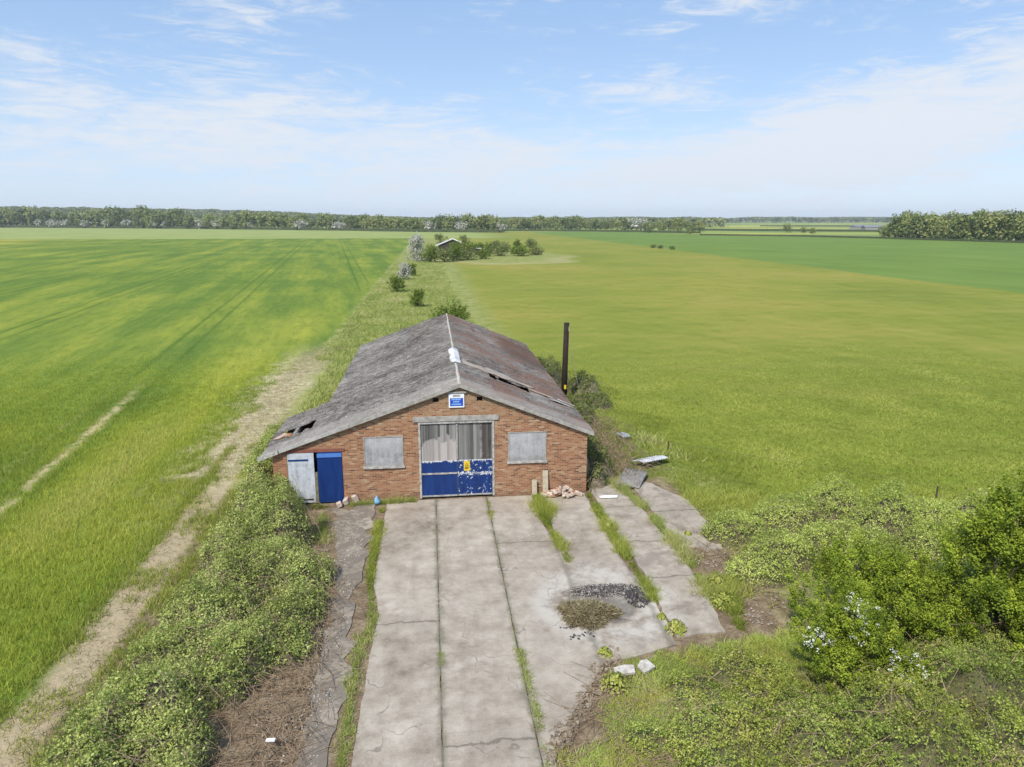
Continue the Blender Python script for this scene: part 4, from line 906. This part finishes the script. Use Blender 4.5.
farbarn(603, 228.0, 22, 10, 7, 'pale house among trees on the middle horizon', M_fr, M_fw, .1)

# ------------------------------------------------------------------ grasses and crop near the drone
def scat(n, x0, x1, y0, y1, keep, rng=RNG):
    X = rng.uniform(x0, x1, n); Y = rng.uniform(y0, y1, n); k = keep(X, Y); return np.column_stack([X[k], Y[k]])
def cropkeep(X, Y):
    n = np.array([mn.noise((a*.45, b*.45, 0)) for a, b in zip(X, Y)])
    edge = -9.45+n*.55-np.where((Y > 30) & (Y < 60), 1.1+1.8*n, 0)
    return (X < edge) & (X > -.60*Y-5) & (RNG.uniform(size=len(X)) < np.clip((64-Y)/42, 0, 1))
XY = scat(105000, -42, -9, 11, 64, cropkeep)
tk_ = vnoise(XY[:, 0], XY[:, 1], .8, 6); XY = XY[~((np.abs(XY[:, 0]+.13*XY[:, 1]+12.9+tk_*.2) < .22+.25*tk_) & (XY[:, 1] > 24) & (XY[:, 1] < 47))]
st = np.array([mn.noise((a*.5, b*.05, 4))*.5+mn.noise((a*.12, b*.1, 9)) for a, b in XY])+.75*np.exp(-((XY[:, 0]+14.2)/1.9)**2)*np.clip((XY[:, 1]-22)/8, 0, 1)
tag(tufts('cereal_crop', XY, 0, .21*np.clip((75-XY[:, 1])/40, .2, 1), L_crop, 9, .12, .011, .42, rnd=.38+np.clip((XY[:, 1]-25)/35, 0, 1)*.22+st*.5+RNG.normal(size=len(XY))*.07), 'young green cereal crop in the field left of the barn', 'crop', kind='stuff')
XY = scat(3600, -10.6, -7.6, 10, 62, lambda X, Y: np.abs(X+8.9+.5*np.sin(Y*.3)-np.where((Y > 28) & (Y < 60), -1.0, 0)+RNG.normal(size=len(X))*.3) < .45+np.where(Y > 30, .9, 0))
tag(tufts('dry_grass', XY, 0, .13, L_straw, 5, .16, .011, 1.3), 'flattened straw coloured grass along the crop edge', 'grass', kind='stuff')
XY = scat(9000, -9.9, -7.2, 10, 36, lambda X, Y: np.array([mn.noise((a*1.1, b*.5, 7)) for a, b in zip(X, Y)])+.25*RNG.normal(size=len(X))+np.where((X > -9.6) & (X < -8.3), -.35, .1) > .05)
tag(tufts('grass_tufts', XY, 0, .20, L_grass, 9, .09, .010, .5), 'green grass tufts scattered on the dirt strip beside the crop', 'grass', kind='stuff')
# verge behind and beside the barn
def vk(X, Y):
    ok = (X > np.where(Y < 56, -7.6, -9)) & (X < 3+6*np.exp(-(Y-40)/25)) & (Y > 24)
    barn_ = (X > -6.4) & (X < 6.3) & (Y > 26.4) & (Y < 46.9)
    return ok & ~barn_ & (RNG.uniform(size=len(X)) < np.clip(45/Y, .1, 1))
XY = scat(42000, -9, 14, 30, 190, vk); nv = vnoise(XY[:, 0], XY[:, 1], .3, 2)
tag(tufts('rough_grass', XY, 0, np.clip(.28+nv*.3, .12, .6), L_rough, 8, .25, .03, .7, rnd=.4+nv*.7+RNG.normal(size=len(XY))*.12), 'rough uncut grass on the verge behind the barn', 'grass', kind='stuff')
def rk(X, Y):
    b = 6.5+5.5*np.exp(-.06*(Y-27)); return (X > 6.6) & (X < b+2.2+1.2*np.sin(Y*.9)) & ~((Y < 28) & (X < 9.9)) & (Y > 19.5)
XY = scat(14000, 6.5, 17, 19.5, 50, rk); nv = vnoise(XY[:, 0], XY[:, 1], .5, 2)
tag(tufts('long_grass', XY, 0, np.clip(.2+nv*.25, .08, .45), L_grass, 8, .15, .014, .8, rnd=.45+nv*.6), 'long tussocky grass between the barn, the brambles and the pasture', 'grass', kind='stuff')
XY = scat(70000, 7, 44, 20, 62, lambda X, Y: (X > 6.5+5.5*np.exp(-.06*(Y-27))) & (X < .95*Y+4) & (RNG.uniform(size=len(X)) < np.clip((62-Y)/38, 0, 1))); nv = vnoise(XY[:, 0], XY[:, 1], .35, 8)
tag(tufts('pasture_grass', XY, 0, (.11+.05*nv)*np.clip((75-XY[:, 1])/40, .2, 1), L_grass, 6, .12, .018, .9, rnd=.5+nv*.5+RNG.normal(size=len(XY))*.1), 'short lush grass of the pasture nearest the yard', 'grass', kind='stuff')
# weeds in the slab joints
def joint(pts, wid, n, h, m, name, label, nb=8, lean=.5):
    rng = RNG; L = [math.hypot(b[0]-a[0], b[1]-a[1]) for a, b in zip(pts, pts[1:])]; P_ = []
    for (a, b), l in zip(zip(pts, pts[1:]), L):
        k = rng.uniform(0, 1, int(n*l/sum(L))); P_.append(np.column_stack([a[0]+(b[0]-a[0])*k, a[1]+(b[1]-a[1])*k]))
    P_ = np.concatenate(P_); q = vnoise(P_[:, 0], P_[:, 1], .9, 3); q4 = vnoise(P_[:, 0], P_[:, 1], 2.6, 11); wv = wid*np.clip(.6+q*1.3+q4*.8, .05, 1.6); kp = (q4+q > -.62) & (rng.uniform(size=len(q)) < np.clip(1+q4*1.1, .25, 1)); P_ = P_[kp]; q = q[kp]; wv = wv[kp]
    P_ = P_+rng.normal(size=P_.shape)*np.column_stack([wv*.45, wv*.3])
    o = tag(tufts(name, P_, .02, np.clip(h*(1+q*1.2), .04, 1)*rng.uniform(.6, 1.3, len(P_)), m, nb, .05, .009, lean*1.3, rnd=.42+q*.6+rng.normal(size=len(P_))*.14), label, 'weeds', kind='stuff'); return o
joint([(-2.05, 25.8), (-2.1, 21), (-2.0, 19.5)], .19, 520, .15, L_grass, 'joint_grass', 'grass filling the joint left of the main slabs, nearest the barn')
joint([(-2.0, 19.5), (-1.8, 17.9), (-2.1, 16.5), (-2.05, 13), (-2.0, 8)], .2, 900, .10, L_rough, 'joint_grass', 'grass filling the joint left of the main slabs, at the bottom')
joint([(0, 26), (0.02, 17.5), (.05, 12), (.03, 8)], .03, 420, .025, L_rough, 'joint_grass', 'sparse moss in the straight joint between the two main slabs', 5)
joint([(.02, 16.2), (.04, 15.6)], .12, 40, .08, L_rough, 'joint_grass', 'small weed clump in the straight joint between the two main slabs')
joint([(2.02, 26), (2.0, 24.2)], .07, 45, .1, L_grass, 'joint_grass', 'weeds in the joint right of the blue doors')
joint([(2.0, 24), (2.0, 16.3)], .05, 220, .035, L_rough, 'joint_grass', 'thin moss in the middle of the joint right of centre', 5)
joint([(2.02, 16.1), (2.1, 14.5), (2.12, 12.3), (2.1, 9)], .12, 420, .13, L_rough, 'joint_grass', 'yellowing grass filling the near end of the joint right of centre')
joint([(4.0, 26.1), (4.0, 23.6)], .32, 420, .28, L_grass, 'joint_grass', 'tall weeds by the wall under the right hand boarded window')
joint([(4.0, 23.6), (4.2, 21.4), (4.2, 20.6)], .22, 240, .15, L_grass, 'joint_grass', 'weeds trailing down the joint towards the bonfire ash')
joint([(6.1, 26.4), (6.05, 23), (6.2, 20), (6.2, 18)], .26, 850, .2, L_grass, 'joint_grass', 'green grass line in the second joint from the right')
joint([(7.4, 27.6), (7.95, 24.5), (8.05, 21), (8.0, 17.5)], .3, 950, .2, L_rough, 'joint_grass', 'rough grass line in the rightmost joint')
joint([(-3.4, 26.25), (-2.6, 26.3), (-.8, 26.35)], .12, 260, .22, L_rough, 'wall_weeds', 'weeds at the foot of the wall left of the blue doors')
joint([(-4.7, 26.2), (-4.1, 26.2)], .25, 170, .3, L_grass, 'wall_weeds', 'grass clump growing in front of the side doors')
joint([(6.2, 27), (6.9, 27.4)], .4, 200, .3, L_grass, 'wall_weeds', 'grass at the right front corner of the barn')
joint([(-4.2, 25.4), (-3.9, 23.0)], .5, 200, .2, L_rough, 'edge_grass', 'thin grass at the edge of the broken apron on the left')
joint([(8.6, 19.5), (8.3, 17.6), (8.1, 16.4)], .6, 700, .22, L_grass, 'edge_grass', 'green weeds along the right edge of the lowest slab')
# weedy bank foreground grass
def bk(X, Y):
    e = 12.0+(X-2.0)*1.55; e = np.where(X > 4.1, 15.3+(X-4.1)*.15, e); nb_ = vnoise(X, Y, .9, 4); return (Y < e+.15*np.sin(X*7)) & (RNG.uniform(size=len(X)) < .85) & ((nb_ > .0) | (X > 4.6) | (Y < e-2.4))
XY = scat(24000, 2.4, 13, 8.5, 17.5, bk); nv = vnoise(XY[:, 0], XY[:, 1], .7, 5)
tag(tufts('bank_grass', XY, 0, np.clip(.11+.10*nv, .03, .3), L_low, 8, .10, .009, .9, rnd=.42+nv*.6+RNG.normal(size=len(XY))*.12), 'yellow green grass spilling over the near right edge of the yard', 'grass', kind='stuff')
# single weed plants
def weed(px, py, r, h, label, m=L_grass, n=260):
    x, y = G(px, py, .1); root = empty('weed_plant', (x, y, .02), label=label, cat='plant'); rng = np.random.default_rng(px)
    a = rng.uniform(0, 2*pi, n); q = rng.uniform(.05, 1, n)*r; C = np.column_stack([np.cos(a)*q, np.sin(a)*q, h*(1-(q/r)**2)*rng.uniform(.4, 1, n)+.03])
    leaves('leaves', C, np.column_stack([np.cos(a)*.8, np.sin(a)*.8, np.full(n, .8)])+rng.normal(size=(n, 3))*.3, .09, rng.uniform(.3, 1, n), m, root, rng)
    MB().tube([(0, 0, -.03), (0, 0, h*.6)], [.02, .008], 6).build('stem', M_bark, root)
weed(676, 628, .33, .3, 'bright green leafy weed at the right rim of the ash circle'); weed(605, 652, .2, .2, 'small weed in the crack below the hay heap', n=150); weed(662, 616, .14, .15, 'tiny weed left above the bright green leafy one', n=90)
weed(616, 683, .42, .32, 'broad leaved weed in front of the white slabs of rubble'); weed(609, 527, .22, .2, 'rounded weed in the joint grass below the brick heap'); weed(688, 533, .16, .12, 'little weed on the rightmost slab', n=80)
weed(717, 585, .45, .35, 'leafy weed on the right margin of the yard, upper one'); weed(724, 600, .45, .3, 'leafy weed on the right margin of the yard, lower one')

# dead bramble stems and twigs
def twigs(name, n, keep, x0, x1, y0, y1, hgt, label, seed, rad=.006, ln=(.5, 1.4)):
    rng = random.Random(seed); mb = MB(); k = 0
    while k < n:
        x, y = rng.uniform(x0, x1), rng.uniform(y0, y1)
        if not keep(x, y): continue
        k += 1; a = rng.uniform(0, 2*pi); l = rng.uniform(*ln); h = rng.uniform(.2, 1)*hgt; b = a+rng.uniform(-.7, .7)
        p1 = (x+cos(a)*l*.5, y+sin(a)*l*.5, h); p2 = (p1[0]+cos(b)*l*.5, p1[1]+sin(b)*l*.5, rng.uniform(.03, h))
        mb.tube([(x, y, .02), ((x+p1[0])/2, (y+p1[1])/2, h*.75), p1, ((p1[0]+p2[0])/2, (p1[1]+p2[1])/2, (h+p2[2])*.52), p2], rad, 3)
    return tag(mb.build(name, M_twig), label, 'dead stems', kind='stuff')
def kl(x, y): return x < -2.7-.02*(y-10) and x > -4.9-.12*(y-12)+1.2*mn.noise((x*.5, y*.5, 2))
twigs('dead_stems', 1100, kl, -6.5, -2.6, 8, 20, .34, 'tangle of brown dead bramble stems beside the left apron', 5)
twigs('dead_stems', 420, lambda x, y: y < 12.0+(x-2.0)*1.4 and mn.noise((x*.9, y*.9, 4)) > -.1, 2.2, 5.2, 9.5, 15, .14, 'dead stems over the bare strip at the near right edge of the yard', 12)
twigs('dead_stems', 260, lambda x, y: x > 8.0+.25*abs(y-20), 8, 12, 17, 23, .25, 'dead stems on bare earth right of the yard', 6)
twigs('dead_stems', 520, lambda x, y: True, 6.3, 8.6, 27.8, 36, 1.1, 'grey bare briar stems arching beside the right wall', 8, .009, (1, 2.2))
twigs('dead_stems', 120, lambda x, y: True, -5.3, -4.0, 21, 26, .3, 'thin dead stems below the side doors', 9)

# ------------------------------------------------------------------ litter and rubble
def chunk(mb, x, y, z, sx, sy, sz, rng):
    M_ = Matrix.Translation((x, y, z)) @ Matrix.Rotation(rng.uniform(0, 6.28), 4, 'Z') @ Matrix.Rotation(rng.uniform(-.5, .5), 4, 'X') @ Matrix.Rotation(rng.uniform(-.4, .4), 4, 'Y')
    pts = [Vector((i*sx*rng.uniform(.75, 1.1), j*sy*rng.uniform(.75, 1.1), k*sz*rng.uniform(.75, 1.1)))*.5 for k in (-1, 1) for j in (-1, 1) for i in (-1, 1)]
    mb.poly([M_ @ p for p in pts], [(0, 2, 3, 1), (4, 5, 7, 6), (0, 1, 5, 4), (2, 6, 7, 3), (0, 4, 6, 2), (1, 3, 7, 5)])
def heap(name, x, y, rx, ry, h, n, s, m, label, cat, seed, kind='stuff'):
    rng = random.Random(seed); mb = MB()
    for _ in range(n):
        a, q = rng.uniform(0, 6.28), rng.random()**.6; X, Y = x+cos(a)*q*rx, y+sin(a)*q*ry
        chunk(mb, X, Y, .07+s*.3+h*(1-q)*rng.random(), s*rng.uniform(.5, 1.3), s*rng.uniform(.4, .8), s*rng.uniform(.3, .6), rng)
    return tag(mb.build(name, m), label, cat, kind=kind)
heap('brick_rubble', 4.95, 26.3, .75, .26, .30, 90, .17, M_brk, 'heap of broken bricks against the wall right of the planks', 'rubble', 1)
heap('brick_rubble', 5.0, 26.2, .8, .28, .40, 22, .21, M_rub, 'pale mortar lumps lying in the brick heap by the wall', 'rubble', 2)
for i, (px, py, z, sx, sz, lb) in enumerate([(347, 500, .12, .36, .22, 'pinkish cream block lying by the blue side door'), (357, 492, .2, .18, .34, 'narrow upright pale block against the wall by the side door'), (339, 505, .1, .28, .16, 'small broken yellowish block in front of the blue side door')]):
    x, y = G(px, py, z); mb = MB(); chunk(mb, 0, 0, 0, sx, .2, sz, random.Random(i+4)); o = mb.build('concrete_block', M_rub, bevel=.012); o.location = (x, min(y, 26.45), z+.02); tag(o, lb, 'block')
for x, z, w_, lb in ((3.92, .62, .2, 'short pale board leaning on the wall left of the brick heap'), (4.36, .98, .22, 'taller pale board leaning on the wall behind the weeds')):
    o = MB().box(-w_/2, w_/2, -.015, .015, 0, z).build('leaning_board', flat('pale_board', (.50, .44, .33), .25, 6), bevel=.004); o.location = (x, 26.42, .07); o.rotation_euler[0] = -.12; tag(o, lb, 'board')
o = MB().tube([(0, 0, 0), (.05, 0, .12), (0, .02, .22), (.03, 0, .3)], [.1, .14, .07, .03], 8).build('plastic_bag', M_bag, smooth=True); o.location = (-2.3, 26.25, .05); tag(o, 'crumpled light blue plastic bag in the weeds at the wall foot', 'bag')
def corr(name, x, y, L, W, rz_, rx_, m, label, z=.15):
    mb = MB(); n = 48
    for i in range(9):
        for j in range(n+1):
            u = -W/2+W*j/n; v = -L/2+L*i/8; mb.v.append((u, v, .022*cos(u/.146*6.28)+.04*sin(i*.6)))
    for i in range(8):
        for j in range(n): a = i*(n+1)+j; mb.f.append((a, a+1, a+n+2, a+n+1))
    me = bpy.data.meshes.new(name); me.from_pydata(mb.v, [], mb.f); o = link(name, me, m, smooth=True); s = o.modifiers.new('t', 'SOLIDIFY'); s.thickness = .006
    o.location = (x, y, z); o.rotation_euler = (rx_, .05, rz_); tag(o, label, 'metal sheet')
x, y = G(632, 482); corr('corrugated_sheet', x, y, 1.7, 1.0, -.5, .12, flat('grey_cement_sheet', (.30, .28, .26), .3, 4), 'grey corrugated sheet lying at the top of the rightmost joint', .22)
x, y = G(650, 465); corr('corrugated_sheet', x, y, .8, 1.6, .5, -.1, flat('pale_grey_sheet', (.50, .52, .55), .2, 4), 'pale shiny corrugated sheet lying in the long grass beside the brambles', .3)
x, y = G(623, 440); corr('corrugated_sheet', x, y, .6, .5, .4, .2, flat('bluish_sheet', (.36, .40, .45), .2, 4), 'small bluish scrap of sheet half sunk in the rough grass', .3)
o = MB().tube([(6.35, 27.6, .1), (6.15, 27.0, 1.3)], .04, 6).build('fallen_batten', M_timber); tag(o, 'grey batten leaning on the right front corner of the barn', 'batten')
# bonfire
heap('bonfire_ash', 4.95, 18.75, 1.05, .38, .08, 800, .032, M_char, 'black charred remains of a bonfire on the concrete', 'ash', 9)
heap('bonfire_ash', 5.72, 18.2, .36, .52, .13, 330, .042, M_char, 'clump of charred lumps at the right side of the hay heap', 'ash', 10)
heap('bonfire_ash', 4.6, 18.7, 1.0, .45, .06, 300, .035, flat('white_ash', (.50, .47, .44), .5, 9, c2=(.22, .16, .13)), 'pale cinders scattered among the charred remains', 'ash', 12)
rng = np.random.default_rng(5); n = 5200; hx, hy = G(588, 612, .15); a = rng.uniform(0, 2*pi, n); q = rng.uniform(0, 1, n)**.55
q0 = q; lob = 1+.16*np.sin(3*a+1)+.12*np.sin(5*a+2); q = q*lob; C = np.column_stack([np.cos(a)*q*.74, np.sin(a)*q*.58, .07+.30*(1-q0**2)*rng.uniform(.55, 1, n)]); dd = unit(rng.normal(size=(n, 3))*np.array([1, 1, .25])); ln = rng.uniform(.08, .22, n)[:, None]; sd = unit(np.cross(dd, rng.normal(size=(n, 3))))*.006
V = np.stack([C-dd*ln-sd, C-dd*ln+sd, C+dd*ln+sd, C+dd*ln-sd], 1).reshape(-1, 3); V[:, 2] = np.maximum(V[:, 2], .075)
hay = empty('withered_heap', (hx, hy, 0), label='heap of withered pulled weeds in front of the bonfire ash', cat='heap')
fastmesh('stalks', V, 4, rng.uniform(0, 1, n), L_hay, hay)
core = MB(); 
for i in range(6):
    r_ = .95-.17*i
    for j in range(20): core.v.append((cos(j*.314)*.66*r_*(1+.16*sin(3*j*.314+1)), sin(j*.314)*.52*r_*(1+.16*sin(3*j*.314+1)), .04+.27*(1-r_**2)))
for i in range(5):
    for j in range(20): core.f.append((i*20+j, i*20+(j+1) % 20, (i+1)*20+(j+1) % 20, (i+1)*20+j))
core.f.append(tuple(range(100, 120))); core.build('packed_core', flat('packed_litter', (.12, .095, .055), .4, 9), hay)
# white rubble slabs
for i, (px, py, sx, sy, lb) in enumerate([(624, 671, .55, .3, 'flat broken white slab, left one of two at the edge of the weeds'), (645, 667, .38, .36, 'squarish white lump, right one of two at the edge of the weeds')]):
    x, y = G(px, py, .12); o = MB().prism([(-sx/2, -sy*.4), (sx*.45, -sy/2), (sx/2, sy*.3), (.05, sy/2), (-sx*.4, sy*.35)], 0, .09, 'z').build('rubble_slab', flat('chalky_rubble', (.54, .52, .48), .3, 9, c2=(.30, .27, .23)), bevel=.012); o.location = (x, y, .1); o.rotation_euler = (.15, -.1, i*.6); tag(o, lb, 'rubble')
x, y = G(609, 497, .08); o = MB().prism([(-.35, -.1), (.3, -.12), (.38, .05), (-.1, .14), (-.38, .06)], 0, .03, 'z').build('plaster_scrap', M_swhite, bevel=.006); o.location = (x, y, .085); tag(o, 'flat white plaster scrap on the slab beyond the second joint', 'scrap')
x, y = G(271, 747, .1); o = MB().prism([(-.09, -.03), (.09, -.04), (.1, .04), (-.08, .05)], 0, .03, 'z').build('paper_scrap', M_swhite); o.location = (x, y, .25); tag(o, 'small white scrap on the dead stems, bottom left', 'scrap')
# scattered crumbs of concrete
def crumbs(name, n, keep, box, s, m, label, seed):
    rng = random.Random(seed); mb = MB(); k = 0
    while k < n:
        x, y = rng.uniform(*box[:2]), rng.uniform(*box[2:])
        if not keep(x, y): continue
        k += 1; q = s*rng.uniform(.4, 1.6); chunk(mb, x, y, .03+q*.15, q, q*.8, q*.5, rng)
    return tag(mb.build(name, m), label, 'debris', kind='stuff')
crumbs('stone_crumbs', 1500, lambda x, y: mn.noise((x*1.3, y*.9, 3)) > -.05, (-4.1, -2.5, 8, 25), .03, flat('grey_crumb', (.50, .45, .39), .5, 9, c2=(.24, .20, .16)), 'pale crumbs of broken concrete over the left apron', 3)
crumbs('stone_crumbs', 500, lambda x, y: mn.noise((x*1.3, y*.9, 6)) > -.1, (7.9, 11.4, 16.5, 24), .045, flat('dusty_stone', (.40, .36, .31), .5, 9, c2=(.22, .18, .15)), 'stones scattered over the bare earth right of the yard', 4)
crumbs('dark_crumbs', 420, lambda x, y: abs(y-(12.4+(x-2.2)*1.5)) < .35+.4*abs(mn.noise((x*2, y*2, 1))), (2.1, 4.6, 11, 16), .06, flat('dark_stones', (.15, .115, .08), .5, 9, c2=(.34, .28, .21)), 'dark crumbs along the broken right edge of the third slab', 5)
crumbs('stone_crumbs', 140, lambda x, y: True, (-1.9, 6, 12, 26), .022, M_rub, 'tiny stones strewn over the main slabs', 6)
crumbs('leaf_litter', 60, lambda x, y: abs(mn.noise((x*2, y*2, 1))) < .2, (3.2, 4.1, 16.4, 17.0), .05, M_char, 'small scatter of black twigs on the third slab', 7)

# wire fence at the pasture edge
fe = empty('wire_fence', (14.8, 26.5, 0), label='old wire fence with thin posts at the pasture edge behind the bramble bank', cat='fence')
FP = [G(668, 452, 0), G(936, 499, 0), G(1015, 522, 0)]
for (x, y) in FP: MB().box(-.025, .025, -.025, .025, -.1, .55).build('post', M_bark, fe).location = (x-14.8, y-26.5, 0)
for z in (.5,):
    MB().tube([(x-14.8, y-26.5, z) for x, y in FP], .006, 4).build('wire', M_bark, fe)

# ------------------------------------------------------------------ haze
hm = bpy.data.materials.new('haze_air'); hm.use_nodes = True; nt = hm.node_tree; nt.nodes.remove(nt.nodes['Principled BSDF'])
pv = nt.nodes.new('ShaderNodeVolumePrincipled'); pv.inputs['Color'].default_value = (.82, .90, 1, 1); pv.inputs['Density'].default_value = .00013; pv.inputs['Anisotropy'].default_value = 0.0
nt.links.new(pv.outputs[0], nt.nodes['Material Output'].inputs['Volume'])
tag(MB().box(-5200, 5200, -3100, 5200, -1.5, 62).build('haze', hm), 'thin pale haze lying over the fields', 'haze', kind='stuff')
